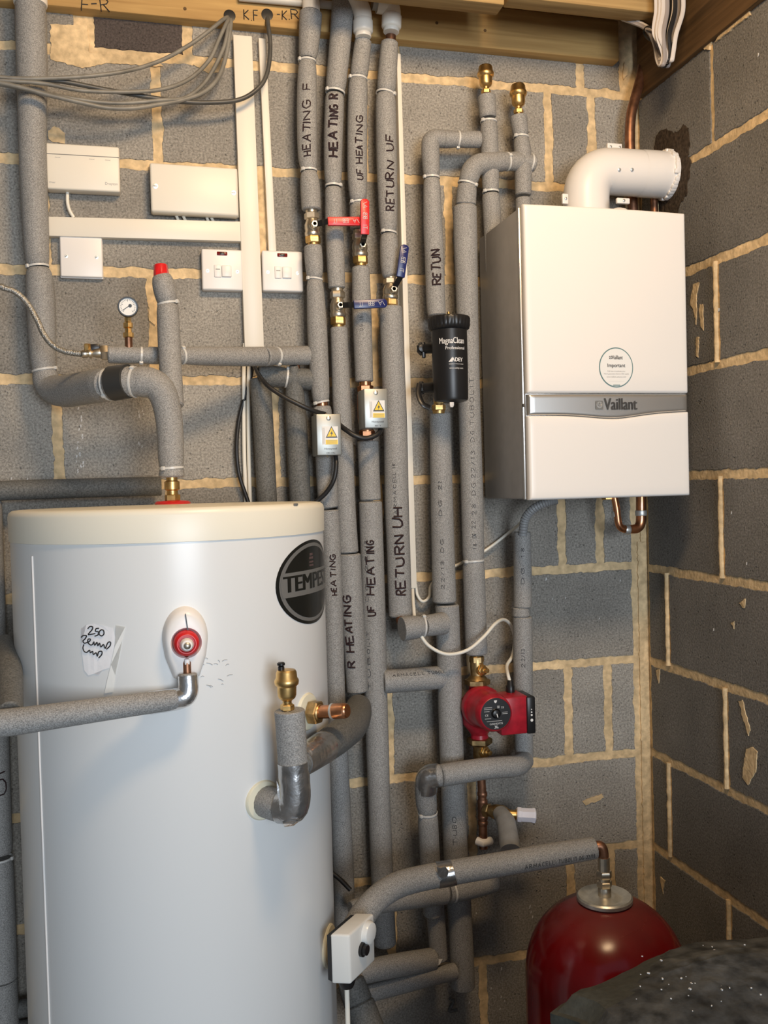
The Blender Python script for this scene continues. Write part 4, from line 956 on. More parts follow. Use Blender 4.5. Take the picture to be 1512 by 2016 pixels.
a = P(864, 814, .10); bm = NB(); nut(bm, a+Vector((0, 0, .006)), (0, 0, 1), .0150, .013); lathe(bm, a, (0, 0, 1), [(.0128, 0), (.0135, .006)], 18); lathe(bm, a+Vector((0, 0, .018)), (0, 0, 1), [(.011, 0), (.011, .016)], 18); obj('union_nut', bm, M_brass, un)
# stub and tees
pipe('insulated_stub', 'short insulated stub joining the RETURN UF riser end to the RETUN pipe', 'insulated pipe',
     [[(791, 1238, 48, .125), (832, 1233, 45, .12)], [(834, 1233, 42, .12), (874, 1227, 44, .10)]], fillet=.02, ties=((833, 1233),), roundk=.12)
bm = NB(); tube(bm, [P(788, 1205, .065), P(790, 1222, .085), P(800, 1236, .11)], .012, 14); obj('copper_bend', bm, M_copper_old, bpy.data.objects['insulated_stub'], label='dark copper bend at the open end')
pipe('insulated_tee_branch', 'horizontal insulated branch between UF HEATING riser and the RETUN pipe', 'insulated pipe', [[(755, 1342, 46, .07), (800, 1339, 46), (862, 1334, 46), (884, 1332, 40)]], d=.075, prints=(('ARMACELL TUBOLIT', (770, 1330), (872, 1322), 6),), roundk=.2)
# ------------------------------------------------------------------ boiler
X0, X1, YB, YF = -.4255, -.0600, -.035, -.288
def bz(v, u=1045, y=YF): return P(u, v, -y).z
ZB, ZTB = P(1045, 985, -YF).z, P(1028, 400, -YF).z
bo = thing('boiler', 'white wall hung gas boiler with a silver band across its front', 'boiler', ((X0+X1)/2, YB, ZB))
YC = YF+.026
bm = NB(); box(bm, (X0, YC, ZB+.002), (X1-X0, 0, 0), (0, YB-YC, 0), (0, 0, ZTB-ZB-.004), .004); obj('casing', bm, M_side, bo, label='grey metal side casing')
bm = NB(); box(bm, (X0-.0006, YC-.004, ZB+.001), (X1-X0+.0012, 0, 0), (0, .009, 0), (0, 0, ZTB-ZB-.002), .002); box(bm, (X0+.002, YC-.012, ZB), (X1-X0-.004, 0, 0), (0, .006, 0), (0, 0, ZTB-ZB), .002); obj('edge_trim', bm, M_trim, bo, label='satin metal edge strips')
ZS1, ZS0 = bz(775), bz(818)
W_ = X1-X0
def bow(x): return .004*(1-((x-(X0+X1)/2)/(W_/2))**2)
def panel(zlo, zhi, bottom=None, topf=None, n=40, th=.014, crown=True, inset=.0015, yf=YF):
    """front panel with a softly bowed face and rounded arrises"""
    bm = NB(); grid = []
    offs = [(0, .006), (.0012, .0024), (.003, .0008), (.006, 0)]
    xs = [X0+inset+o for o, _ in offs]+[X0+inset+.006+(W_-2*inset-.012)*i/n for i in range(1, n)]+[X1-inset-o for o, _ in offs[::-1]]
    ex = [h for _, h in offs]+[0]*(n-1)+[h for _, h in offs[::-1]]
    rows = []
    m = 10
    for j, (o, hz_) in enumerate(offs+[(None, 0)]*(m-1)+offs[::-1]):
        row = []
        for x, hx in zip(xs, ex):
            lo = bottom(x) if bottom else zlo; hi = topf(x) if topf else zhi
            if o is None: z = lo+.006+(hi-lo-.012)*(j-3)/m
            elif j < 4: z = lo+o
            else: z = hi-o
            row.append(bm.verts.new((x, yf-bow(x)*crown+math.hypot(hx, hz_), z)))
        rows.append(row)
    for a, b in zip(rows, rows[1:]):
        for i in range(len(xs)-1): bm.faces.new((a[i], a[i+1], b[i+1], b[i]))
    # close the back
    rim = rows[0]+[r[-1] for r in rows[1:-1]]+rows[-1][::-1]+[r[0] for r in rows[1:-1]][::-1]
    back = [bm.verts.new((v.co.x, yf+th, v.co.z)) for v in rim]; k = len(rim)
    for i in range(k): bm.faces.new((rim[i], rim[(i+1) % k], back[(i+1) % k], back[i]))
    bm.faces.new(back); return bm
def wave(x):
    t = (x-X0)/W_; g = math.exp(-((t-.52)/.20)**2)
    return ZS0+.0015-.0075*g+.0065*max(0, (t-.55)/.45)-.001
obj('upper_door', panel(ZS1+.001, ZTB, topf=lambda x: ZTB-.002*((x-X0)/W_)**2), M_boiler, bo)
obj('lower_flap', panel(ZB, ZS0, topf=lambda x: wave(x)-.001), M_boiler, bo)
band = obj('silver_band', panel(ZS0, ZS1, bottom=wave, topf=lambda x: ZS1-.0005, yf=YF+.0008, inset=.003), M_silver, bo, label='brushed silver band with raised lettering')
def fr(x, z, e=.0005): return Vector((x, YF-bow(x)-e, z))
def fpx(u, v): p = P(u, v, -YF); return p.x, p.z
def logo(bm, cx, cz, size, e, sq):
    text_on(bm, 'Vaillant', size, lambda x, y: fr(cx+x, cz+y, e), sx=.74, bold=size*.022)
lx, lz = fpx(1220, 797)
bm = NB(); logo(bm, lx, lz, .034, .0010, 0); r = bmesh.ops.solidify(bm, geom=bm.faces[:], thickness=.0008); obj('band_lettering', bm, mat('band_text', (.20, .195, .19), .45, .5), band, label='grey raised brand lettering')
def emblem(cx, cz, s, e, nm, m1, m2, par):
    def rr_(w, h, rd, n=6):
        q = []
        for (sx, sz, a0) in ((1, 1, 0), (-1, 1, 90), (-1, -1, 180), (1, -1, 270)):
            for i in range(n+1): a = math.radians(a0+90*i/n); q.append((sx*(w-rd)+rd*math.cos(a), sz*(h-rd)+rd*math.sin(a)))
        return q
    bm = NB(); prism(bm, [fr(cx+x, cz+z, e) for x, z in rr_(s, s*1.05, s*.25)], (0, -.0003, 0)); em = obj(nm, bm, m1, par)
    bm = NB(); prism(bm, [fr(cx+s*.78*math.cos(t), cz+s*.05+s*.80*math.sin(t), e+.0004) for t in [2*PI*i/24 for i in range(24)]], (0, -.0003, 0)); obj(nm+'_field', bm, m2, em)
    bm = NB()
    tube(bm, [fr(cx-s*.48, cz+s*.5, e+.0008), fr(cx-s*.42, cz-s*.05, e+.0008), fr(cx, cz-s*.25, e+.0008), fr(cx+s*.42, cz-s*.05, e+.0008), fr(cx+s*.48, cz+s*.5, e+.0008)], s*.10, 6)
    prism(bm, [fr(cx+s*.2*math.cos(t), cz+s*.35+s*.28*math.sin(t), e+.0008) for t in [2*PI*i/16 for i in range(16)]], (0, -.0003, 0)); obj(nm+'_figure', bm, m1, em)
ex, ez = fpx(1178, 798)
emblem(ex, ez, .0085, .0008, 'band_emblem', mat('emblem_dark', (.24, .235, .22), .4, .5), M_silver, band)
# round sticker
sx_, sz_ = fpx(1211, 724); SR = px(37, P(1211, 724, -YF))
def disc_on(r, e): 
    bm = NB(); n = 64; prism(bm, [fr(sx_+r*math.cos(2*PI*i/n), sz_+r*1.06*math.sin(2*PI*i/n), e) for i in range(n)], (0, -.0002, 0)); return bm
st = obj('round_sticker', disc_on(SR, .0003), M_teal, bo, label='round white notice sticker with a teal rim')
obj('sticker_face', disc_on(SR*.945, .0007), M_label, st)
bm = NB(); text_on(bm, 'Vaillant', .0115, lambda x, y: fr(sx_+.0025+x, sz_+SR*.52+y, .0012), sx=.72, bold=.0002); text_on(bm, 'Important', .0105, lambda x, y: fr(sx_+x, sz_+SR*.10+y, .0012), sx=.95, bold=.00015); obj('sticker_lettering', bm, M_text, st)
emblem(sx_-.0125, sz_+SR*.52, .0030, .0011, 'sticker_emblem', M_text, M_label, st)
bm = NB()
for t, y, sz in (('Call now to activate your', -.20, .0040), ('free 5 guarantee scheme (T&C apply)', -.34, .0038), ('www.vaillant-advance.com', -.50, .0042), ('____________________', -.70, .0036)):
    text_on(bm, t, sz, lambda x, yy: fr(sx_+x, sz_+SR*y+yy, .0012), sx=.98)
obj('sticker_small_print', bm, M_gtext, st)
bm = NB(); prism(bm, [fr(sx_+a*.008, sz_-SR*.94+b*.001, .0012) for a, b in ((-1, -1), (1, -1), (1, 1), (-1, 1))], (0, -.0001, 0)); obj('sticker_mark', bm, M_teal, st)
bm = NB(); 
for (u, v) in ((1012, 798), (1028, 798)): lathe(bm, Vector((X0-.0004, P(u, v, .27).y+.0, P(u, v, .27).z)), (-1, 0, 0), [(.004, 0), (.003, .0012)], 10)
obj('flap_hinge_pin', bm, M_trim, bo)

# flue
FX, FY = P(1154, 392, .125).x, -.125
fz = P(1250, 341, .125).z
fl = thing('flue_elbow', 'white round flue elbow turning from the boiler top into the right wall', 'flue', (FX, FY, ZTB))
FR = px(88, P(1250, 341, .125))/2
bm = NB()
pts, rad = smooth_path([(Vector((FX, FY, ZTB-.004)), FR, None), (Vector((FX, FY, fz)), FR, FR*1.28), (Vector((-.055, FY, fz)), FR*.995, None)], .006, FR*1.28)
tube(bm, pts, rad, 44); obj('elbow', bm, M_white, fl)
bm = NB(); n = 44
rings = []
for (x, k) in ((-.075, 1.012), (-.045, 1.015), (.0, 1.015), (.03, 1.0)):
    rings.append([bm.verts.new((x-(.004*mnoise.noise(Vector((i*.9, 1, 2))) if x == .0 else 0), FY+FR*k*math.cos(2*PI*i/n), fz+FR*k*math.sin(2*PI*i/n))) for i in range(n)])
for a, b in zip(rings, rings[1:]):
    for i in range(n): bm.faces.new((a[i], a[(i+1) % n], b[(i+1) % n], b[i]))
obj('flue_pipe', bm, M_white, fl)
bm = NB(); n = 40; rr = random.Random(2)
for i in range(n):
    a = 2*PI*i/n; c = Vector((-.006+rr.uniform(-.004, .004), FY+FR*1.015*math.cos(a), fz+FR*1.015*math.sin(a)))
    cbox(bm, c, rr.uniform(.006, .016), .010, .010, .002, Y=Vector((0, math.cos(a), math.sin(a))), Z=Vector((0, -math.sin(a), math.cos(a))))
obj('foam_seal', bm, M_white, fl, label='ragged white foam seal at the wall')
def scr(u, v, dx=0):
    p = P(u, v, .165+FR*.9); r = ray(u, v); 
    o = Vector((0, FY, fz)); # hit on the horizontal tube (axis X)
    ay, az = r.y, r.z; by, bz_ = CAM.y-FY, CAM.z-fz; A = ay*ay+az*az; B = by*ay+bz_*az; Cc = by*by+bz_*bz_-FR*FR
    D = B*B-A*Cc
    if D < 0: return None
    t = (-B-math.sqrt(D))/A; h = CAM+r*t; n = Vector((0, h.y-FY, h.z-fz)).normalized(); return h, n
for (u, v) in ((1219, 334), (1244, 334)):
    h, n = scr(u, v); bm = NB(); lathe(bm, h-n*.001, n, [(.0042, 0), (.0038, .0025), (.002, .003)], 14); obj('flue_screw', bm, M_steel, fl)
bm = NB(); c = P(1180, 383, .125+FR); lathe(bm, c+Vector((0, .006, 0)), (.35, -1, 0), [(.0042, -.01), (.0038, .0015), (.002, .002)], 14); obj('flue_screw', bm, M_steel, fl)
def lug(c, wd, ht, nm='flue_lug', holes=2):
    bm = NB(); cbox(bm, c, wd, .008, ht, .002); g = obj(nm, bm, M_white, fl)
    bm = NB()
    for k in range(holes): lathe(bm, c+Vector(((k-(holes-1)/2)*wd*.62, -.003, 0)), (0, -1, 0), [(.0035, 0), (.003, .003), (.0015, .0035)], 12)
    obj('lug_screw', bm, M_steel, g)
lug(P(1209, 291, .125), .036, .018); lug(P(1112, 392, .15), .014, .022, holes=1); lug(P(1226, 396, .22), .030, .012, holes=1)
bm = NB(); lathe(bm, (FX+.015, YF+.05, ZTB-.002), (0, 0, 1), [(.024, 0), (.024, .008), (.018, .014), (.008, .018)], 24); obj('test_point_cap', bm, M_white, fl)

# copper pipes in the corner and below the boiler
bm = NB(); tube(bm, catmull([P(1270, 70, .02), P(1268, 110, .025), P(1262, 150, .035), P(1250, 195, .05), P(1242, 230, .055), P(1240, 280, .055), P(1243, 340, .055), P(1246, 420, .055)], 8), .0118, 18)
tag(obj('copper_gas_pipe', bm, M_copper_old, None, P(1246, 420, .055)), 'dull brown copper pipe coming down the corner behind the flue', 'pipe')
bm = NB(); tube(bm, [P(1287, 385, .09), P(1289, 430, .09)], .0085, 14); tag(obj('copper_pipe_end', bm, M_copper_old, None, P(1289, 430, .09)), 'short dark copper pipe between the flue and the boiler top', 'pipe')
ct = thing('copper_drain_pipe', 'bright copper pipes joined in a U under the boiler', 'pipe', P(1240, 1040, .12), None)
bm = NB(); tube(bm, *smooth_path([(P(1208, 972, .13), .0078), (P(1214, 1000, .13), .0078), (P(1218, 1039, .13), .0080, .018), (P(1236, 1043, .125), .0095), (P(1262, 1040, .12), .0115, .022), (P(1262, 968, .12), .0112)], .004, .02), 16); obj('copper_bend', bm, M_copper, ct)
bm = NB()
for (u, v, r, ax) in ((1212, 1012, .0088, 0), (1262, 1010, .0124, 0), (1234, 1043, .0108, 1)):
    lathe(bm, P(u, v, .125), (1, 0, -.05) if ax else (0, 0, 1), [(r, -.006), (r+.0006, -.004), (r+.0006, .004), (r, .006)], 18)
obj('solder_ring', bm, M_steel, ct)
bm = NB(); nut(bm, P(1196, 984, .13), (0, 0, 1), .013, .012); obj('brass_nut', bm, M_brass, ct)
# condensate hose and its insulated pipe
q = catmull([P(1096, 984, .16), P(1074, 990, .155), P(1050, 1002, .14), P(1034, 1022, .12), P(1029, 1052, .105)], 16)
bm = NB(); tube(bm, q, [px(17, q[i])/2*(1+.09*math.sin(i*2.1)) for i in range(len(q))], 16); tag(obj('condensate_hose', bm, M_grey_pvc, None, q[-1]), 'grey corrugated hose curving from the boiler underside into an insulated pipe', 'hose')
pipe('insulated_condensate_pipe', 'slim insulated pipe dropping from the boiler hose past the right of the red pump', 'insulated pipe',
     [[(1028, 1047, 34), (1029, 1120, 36), (1029, 1196, 36)], [(1026, 1196, 33), (1026, 1214, 34)], [(1029, 1214, 38), (1030, 1350, 38), (1031, 1440, 37), (1032, 1490, 36, .085)]], d=.09, prints=(('22/13', (1030, 1310), (1030, 1272), 7), ('DG 18', (1029, 1150), (1029, 1080), 6)))
dl = pipe('insulated_drain_pipe', 'fat insulated pipe bending from the slim condensate pipe to a downpipe below the pump', 'insulated pipe',
     [[(1034, 1496, 36, .10, .02), (1020, 1508, 42, .135, .02), (960, 1512, 42, .15), (868, 1527, 44, .155)], [(872, 1526, 42, .15), (838, 1528, 44, .14, .03), (838, 1570, 42, .125), (842, 1600, 40, .12)], [(842, 1602, 40, .12), (848, 1720, 40, .11), (852, 1800, 38, .10)]], fillet=.025, ties=((842, 1601),))
bm = NB(); tube(bm, *smooth_path([(P(864, 1526, .153), px(46, P(864, 1526, .15))/2, None), (P(840, 1529, .14), px(47, P(840, 1529, .14))/2, .03), (P(839, 1556, .13), px(44, P(839, 1556, .13))/2, None)], .003, .03), 20); obj('clear_tape_wrap', bm, M_dfoil, dl.root, label='shiny tape wrapped round the bend')

# ------------------------------------------------------------------ red pump
PD = .085
pu = thing('circulation_pump', 'red circulation pump with a round black speed plate', 'pump', P(945, 1400, PD))
pa, pb_ = P(940, 1347, PD), P(944, 1452, PD); ax = (pa-pb_).normalized(); L = (pa-pb_).length; pc = pa.lerp(pb_, .5)
bm = NB(); lathe(bm, pb_, ax, [(.020, 0), (.019, .008), (.024, .016), (.037, L*.28), (.040, L*.5), (.037, L*.72), (.024, L-.016), (.019, L-.008), (.020, L)], 36); obj('volute', bm, M_pump, pu)
fc = P(977, 1406, .20); mdir = (fc-pc); mdir = Vector((mdir.x*.75, mdir.y, mdir.z*.3)).normalized()
m0 = fc-mdir*.100
bm = NB(); lathe(bm, m0, mdir, [(.040, 0), (.046, .006), (.046, .022), (.044, .026), (.041, .030), (.041, .078), (.040, .084), (.0365, .0955), (.0345, .098), (.0335, .0985), (.033, .0960)], 44); obj('motor', bm, M_pump, pu)
bm = NB(); lathe(bm, m0, mdir, [(.0332, .0935), (.0332, .0972), (.001, .0975)], 44); sp = obj('speed_plate', bm, M_black, pu, label='round black plate with white markings')
mx = Vector((0, 0, 1)).cross(mdir).normalized(); mx = mx if mx.x > 0 else -mx; mz = mdir.cross(mx); mz = mz if mz.z > 0 else -mz
def onp(x, y, e=.0982): return m0+mdir*e+mx*x+mz*y
bm = NB(); lathe(bm, onp(0, .001, .0965), mdir, [(.0105, 0), (.0105, .003), (.0098, .0035), (.0088, .002), (.008, .0055), (.0072, .006)], 28); kb = obj('speed_knob', bm, M_black, sp)
bm = NB(); cbox(bm, onp(.0012, -.0025, .1030), .0018, .008, .001, 0, X=(mx*.96+mz*.25).normalized(), Y=(mz*.96-mx*.25).normalized(), Z=mdir); obj('knob_pointer', bm, M_label, kb)
bm = NB()
text_on(bm, 'GRUNDFOS', .0058, lambda x, y: onp(x, -.0205+y), sx=.95, bold=.00015); text_on(bm, 'X', .009, lambda x, y: onp(x-.001, -.0275+y), bold=.0005); text_on(bm, 'A', .006, lambda x, y: onp(x+.003, -.0285+y))
text_on(bm, 'CE', .0062, lambda x, y: onp(x-.0205, -.002+y), bold=.0002); text_on(bm, 'III', .0075, lambda x, y: onp(x+.006, .014+y)); text_on(bm, 'TF', .006, lambda x, y: onp(x+.015, .012+y))
prism(bm, [onp(-.0035, .0285), onp(.0035, .0285), onp(.0025, .0245), onp(0, .0225), onp(-.0025, .0245)], mdir*.0001)
for (x, y, ww) in ((-.017, .014, .018), (-.017, .0105, .018), (-.020, .006, .012), (.020, .002, .012), (.020, -.001, .012), (-.004, -.015, .034), (-.018, -.009, .014)):
    prism(bm, [onp(x-ww/2, y), onp(x+ww/2, y), onp(x+ww/2, y+.0006), onp(x-ww/2, y+.0006)], mdir*.0001)
obj('plate_print', bm, M_wtext, sp)
bx0, bx1 = P(1000, 1370, .175), P(1024, 1442, .175)
jx = P(1013, 1402, .155)
bm = NB(); cbox(bm, jx+Vector((-.012, .0, 0)), .064, .062, .082, .006); obj('terminal_box', bm, M_pump, pu)
bm = NB(); cbox(bm, jx+Vector((.0245, -.002, -.001)), .020, .066, .080, .004); tbx = obj('terminal_cover', bm, M_black, pu, label='black terminal cover')
bm = NB(); 
for k, (t) in enumerate(((0, .016), (0, .010), (0, .004))): lathe(bm, jx+Vector((.0245, -.0352, t[1]-.004)), (0, -1, 0), [(.0012+k*.0005, -.0005), (.0012+k*.0005, .0006)], 10)
prism(bm, [jx+Vector((.0245+math.cos(a)*r, -.0357, -.011+math.sin(a)*r)) for a, r in [(2*PI*i/14, .0032) for i in range(14)]], (0, -.0003, 0)); obj('cover_print', bm, M_label, tbx)
bm = NB(); g = P(1005, 1362, .14); lathe(bm, g, (0, 0, 1), [(.009, -.004), (.0095, .0), (.0095, .012), (.0075, .015), (.0065, .024), (.005, .026)], 16); obj('cable_gland', bm, M_black, pu)
def pump_valve(lab, u, v0, v1, sgn, us):
    a, b = P(us[0], v0, PD), P(us[1], v1, PD); ax = (a-b).normalized(); L = (a-b).length
    t = thing('pump_valve', lab, 'valve', b, 'brass pump valves')
    bm = NB()
    if sgn > 0: nut_b, top = b, a
    lo, hi = (b, a)
    if sgn > 0:   # flange nut at the bottom
        nut(bm, b, ax, .0285, .013, rot=.1); lathe(bm, b+ax*.012, ax, [(.024, 0), (.019, .006), (.0145, .010), (.0150, L*.45), (.0145, L*.7), (.0115, L*.8)], 26); nut(bm, a-ax*.016, ax, .0165, .014)
    else:
        nut(bm, a-ax*.013, ax, .0285, .013, rot=.1); lathe(bm, b+ax*.012, ax, [(.0115, 0), (.0145, L*.1), (.0150, L*.45), (.0165, L-.030), (.024, L-.026)], 26); nut(bm, b, ax, .0160, .014)
    obj('valve_body', bm, M_brass_old, t)
    c = a.lerp(b, .48); dr = Vector((.45, -1, .05)).normalized()
    bm = NB(); lathe(bm, c+dr*.008, dr, [(.0125, 0), (.0125, .008)], 20); nut(bm, c+dr*.014, dr, .0125, .007); lathe(bm, c+dr*.020, dr, [(.0085, 0), (.0085, .006), (.005, .007), (.005, .014), (.003, .0145)], 18); obj('spindle', bm, M_brass, t)
pump_valve('brass isolating valve above the red pump', 940, 1290, 1348, 1, (938, 940))
pump_valve('brass isolating valve below the red pump', 945, 1452, 1506, -1, (944, 945))
# copper below the pump and the safety valve
cp = thing('copper_riser', 'bare copper pipe below the pump with a side tee', 'pipe', P(952, 1668, .08))
bm = NB(); tube(bm, [P(946, 1500, PD), P(949, 1560, PD), P(952, 1670, PD)], .0095, 18); obj('copper_tube', bm, M_copper_old, cp)
bm = NB()
for v in (1563, 1578, 1608, 1620): lathe(bm, P(949.5+(v-1563)*.02, v, PD), (0, 0, 1), [(.0100, -.005), (.0113, -.003), (.0113, .003), (.0100, .005)], 18)
tube(bm, [P(950, 1575, PD), P(951, 1612, PD)], .0112, 18); obj('tee', bm, M_copper_old, cp)
bm = NB(); tube(bm, [P(939, 1655, .085), P(950, 1660, .095), P(966, 1655, .085)], .009, 14); obj('pipe_clip', bm, M_white, cp, label='white plastic pipe clip')
sv = thing('safety_valve', 'brass safety valve with a white plastic cap pointing right', 'valve', P(985, 1598, .12))
a, b = P(953, 1594, .09), P(996, 1602, .13); dr = (b-a).normalized()
bm = NB(); nut(bm, a, dr, .0155, .013); lathe(bm, a+dr*.012, dr, [(.0115, 0), (.014, .008), (.0165, .016), (.0165, .034), (.012, .045)], 22); obj('valve_body', bm, M_brass_old, sv)
c, e = P(1002, 1603, .135), P(1054, 1606, .150); dr = (e-c).normalized(); L = (e-c).length
bm = NB(); lathe(bm, c, dr, [(.010, 0), (.010, .014), (.0125, .015), (.0125, .018)], 18); obj('valve_neck', bm, M_brass, sv)
bm = NB(); lathe(bm, c+dr*.016, dr, [(.0135, 0), (.0160, .002), (.0165, .005), (.0165, .010), (.0155, .011), (.0158, L-.024), (.0168, L-.022), (.0168, L-.018), (.0150, L-.016)], 8); obj('cap', bm, M_cap, sv, label='white plastic screw cap')
bm = NB(); q = smooth_path([(P(984, 1600, .125), .0165), (P(996, 1616, .16), .0215, .02), (P(1002, 1650, .205), .0205), (P(1005, 1676, .235), .0215)], .004, .02); tube(bm, q[0], [r*(1+.05*mnoise.noise(p*60)) for p, r in zip(*q)], 18); tag(obj('taped_elbow', bm, mat('grey_tape', (.25, .26, .27), .45, 0, 30, .15, .5, 60), None, P(1004, 1676, .235)), 'grey taped elbow dropping from the safety valve onto the front pipe', 'pipe fitting')

# ------------------------------------------------------------------ lower pipes
FPP = pipe('insulated_vessel_pipe', 'long insulated pipe from the red vessel sweeping down left to the cylinder side', 'insulated pipe',
     [[(1172, 1669, 42, .36), (1090, 1683, 46, .35), (960, 1706, 47, .33), (840, 1726, 48, .32), (770, 1744, 50, .34, .10), (714, 1795, 52, .38, .10), (676, 1880, 56, .42)]], fillet=.09, prints=(('ARMACELL TUBOLIT DG 22/13', (1030, 1708), (1168, 1686), 9),), roundk=.25)
bm = NB(); tube(bm, [P(860, 1723, .322), P(886, 1719, .324), P(893, 1717, .325)], px(50, P(870, 1722, .32))/2, 22); obj('foil_tape', bm, M_dfoil, FPP.root, label='silver tape band round the pipe')
bm = NB(); c = P(872, 1718, .35); rr = random.Random(3)
q = [c+Vector((x*.001, -abs(.001*math.sin(x)), y*.001)) for x, y in ((-12, 12), (-4, 9), (6, 10), (11, 3), (9, -8), (1, -12), (-7, -7), (-10, 2))]
prism(bm, q, (0, .003, 0)); obj('tape_fold', bm, M_foil, FPP.root)
bm = NB(); tube(bm, *smooth_path([(P(1166, 1668, .362), .0105), (P(1187, 1664, .368), .0105, .02), (P(1189, 1712, .37), .0105)], .004, .02), 16); cpb = obj('copper_bend', bm, M_copper_old, FPP.root, label='copper bend at the vessel end')
pipe('insulated_low_tee', 'insulated pipe with a tapered right end under the front pipe', 'insulated pipe',
     [[(690, 1790, 34, .16), (728, 1782, 40, .15)], [(730, 1776, 46, .14), (880, 1756, 46, .12)], [(882, 1756, 46, .12), (930, 1746, 44, .11), (978, 1738, 32, .10)]], ties=((893, 1755),), roundk=.5)
pipe('insulated_low_riser', 'short insulated upright pipe with a white end under the front pipe', 'insulated pipe', [[(856, 1772, 36), (860, 1830, 36), (864, 1888, 36)]], d=.09)
bm = NB(); a = P(862, 1884, .112); prism(bm, [P(850, 1888, .113), P(871, 1888, .113), P(866, 1898, .114), P(852, 1906, .114)], (0, -.001, 0)); obj('white_tape_end', bm, M_label, bpy.data.objects['insulated_low_riser'], label='white end flap')
pipe('insulated_bottom_branch', 'upper of two insulated pipes running from behind the thermostat box', 'insulated pipe', [[(690, 1920, 44, .16), (760, 1904, 44, .14), (852, 1888, 42, .10)]], roundk=.2)
pipe('insulated_bottom_branch', 'lower slim one of two insulated pipes running from behind the thermostat box', 'insulated pipe', [[(690, 1966, 34, .16), (790, 1938, 34, .13), (896, 1912, 32, .10)]], roundk=.3)
pipe('insulated_floor_pipe', 'dark fat insulated pipe slanting down at the bottom edge beside the cylinder', 'insulated pipe', [[(690, 1930, 54, .20), (706, 1975, 58, .22)], [(706, 1976, 62, .22), (738, 2060, 64, .26)]], m=M_foam_dark, roundk=.3)
bm = NB()
q = [P(u, v, .02) for u, v in ((885, 1965), (893, 1972), (884, 1990), (900, 1988))]; tube(bm, catmull(q, 5), .004, 8)
tag(obj('torn_foam_scrap', bm, M_foam_dark, None, q[-1]), 'torn scrap of grey foam sticking to the wall below the long pipe', 'scrap')

# tank coil fittings on the cylinder's right side
def rosette(nm, lab, u, v, r):
    p = PC(u, v); n = Vector((p.x-CX, p.y-CY, 0)).normalized(); bm = NB()
    lathe(bm, p-n*.010, n, [(r*1.05, 0), (r*1.02, .011), (r*.95, .0135), (r*.6, .0145)], 36)
    return tag(obj(nm, bm, M_rosette, None, p), lab, 'rosette'), p, n
_, p1, n1 = rosette('fitting_collar', 'yellowed round collar behind the brass nut and copper stub on the cylinder', 605, 1401, .031)
im = thing('copper_stub_fitting', 'brass nut with a capped copper stub on the right of the cylinder', 'pipe fitting', p1)
bm = NB(); nut(bm, p1+n1*.006, n1, .0205, .018); lathe(bm, p1+n1*.022, n1, [(.016, 0), (.0135, .004)], 20); obj('brass_nut', bm, M_brass_old, im)
e0 = p1+n1*.015; e1 = P(684, 1399, .30+(CR+.078)*math.cos(math.atan2(n1.x, -n1.y))*1.0)
dr = (e1-e0).normalized(); L = (e1-e0).length
bm = NB(); lathe(bm, e0, dr, [(.0112, 0), (.0112, L*.55), (.0130, L*.57), (.0130, L-.006), (.0120, L-.002), (.0105, L)], 24); obj('copper_stub', bm, M_copper, im)
bm = NB(); lathe(bm, e0+dr*L*.55, dr, [(.0120, -.002), (.0138, -.001), (.0138, .0025), (.0120, .003)], 24); obj('solder_ring', bm, M_steel, im)
_, p2, n2 = rosette('fitting_collar', 'yellowed round collar behind the taped bend low on the cylinder', 518, 1575, .031)
cp_ = pipe('insulated_coil_pipe', 'taped insulated bend with an upright stub low on the right of the cylinder', 'insulated pipe',
     [[(520, 1576, 62, .535), (545, 1586, 62, .575), (582, 1590, 60, .600, .035), (578, 1520, 58, .600), (570, 1398, 60, .600)]], fillet=.035, roundk=.15)
bm = NB(); q = smooth_path([(P(552, 1589, .583), px(64, P(560, 1588, .59))/2), (P(583, 1592, .602), px(64, P(580, 1590, .6))/2, .035), (P(577, 1500, .601), px(61, P(577, 1505, .6))/2)], .004, .035); tube(bm, q[0], [r*(1+.035*mnoise.noise(p*70)) for p, r in zip(*q)], 24); obj('foil_tape', bm, M_dfoil, cp_.root, label='shiny crinkled silver tape round the bend')
bm = NB(); prism(bm, [P(u, v, dd) for u, v, dd in ((556, 1618, .61), (560, 1628, .62), (578, 1626, .63), (590, 1616, .62), (572, 1612, .62))], (0, .004, 0)); obj('tape_tail', bm, M_foil, cp_.root); bm = NB(); prism(bm, [P(u, v, .627) for u, v in ((545, 1538), (549, 1548), (552, 1580), (546, 1566))], (0, .003, 0)); obj('tape_tail', bm, M_foil, cp_.root)
cb = pipe('insulated_coil_branch', 'dark insulated branch rising right from the taped bend to the heating pipes', 'insulated pipe',
     [[(583, 1506, 54, .60), (612, 1488, 58, .56), (660, 1456, 64, .45), (692, 1430, 64, .33, .06), (703, 1408, 58, .22), (706, 1392, 50, .10)]], m=M_foam_dark, fillet=.05)
bm = NB(); tube(bm, [P(590, 1502, .592), P(612, 1488, .56), P(636, 1472, .505)], [px(58, P(590, 1502, .59))/2, px(61, P(612, 1488, .56))/2, px(63.5, P(636, 1472, .5))/2], 22); obj('foil_tape', bm, M_dfoil, cb.root, label='dull silver tape at the joint')
air_vent('brass automatic air vent standing on the taped bend in front of the cylinder', 566, 1402, .600, 88, M_brass)

# thermostat box on the cylinder side
_, p3, n3 = rosette('fitting_collar', 'round white collar behind the thermostat box low on the cylinder', 648, 1862, .036)
tm = thing('thermostat_box', 'white thermostat head with a clear dial and black knob beside the cylinder', 'thermostat', P(690, 1900, .45))
c0 = P(650, 1830, .44)
TLb, TRb = P(650, 1828, .505), P(734, 1802, .50)
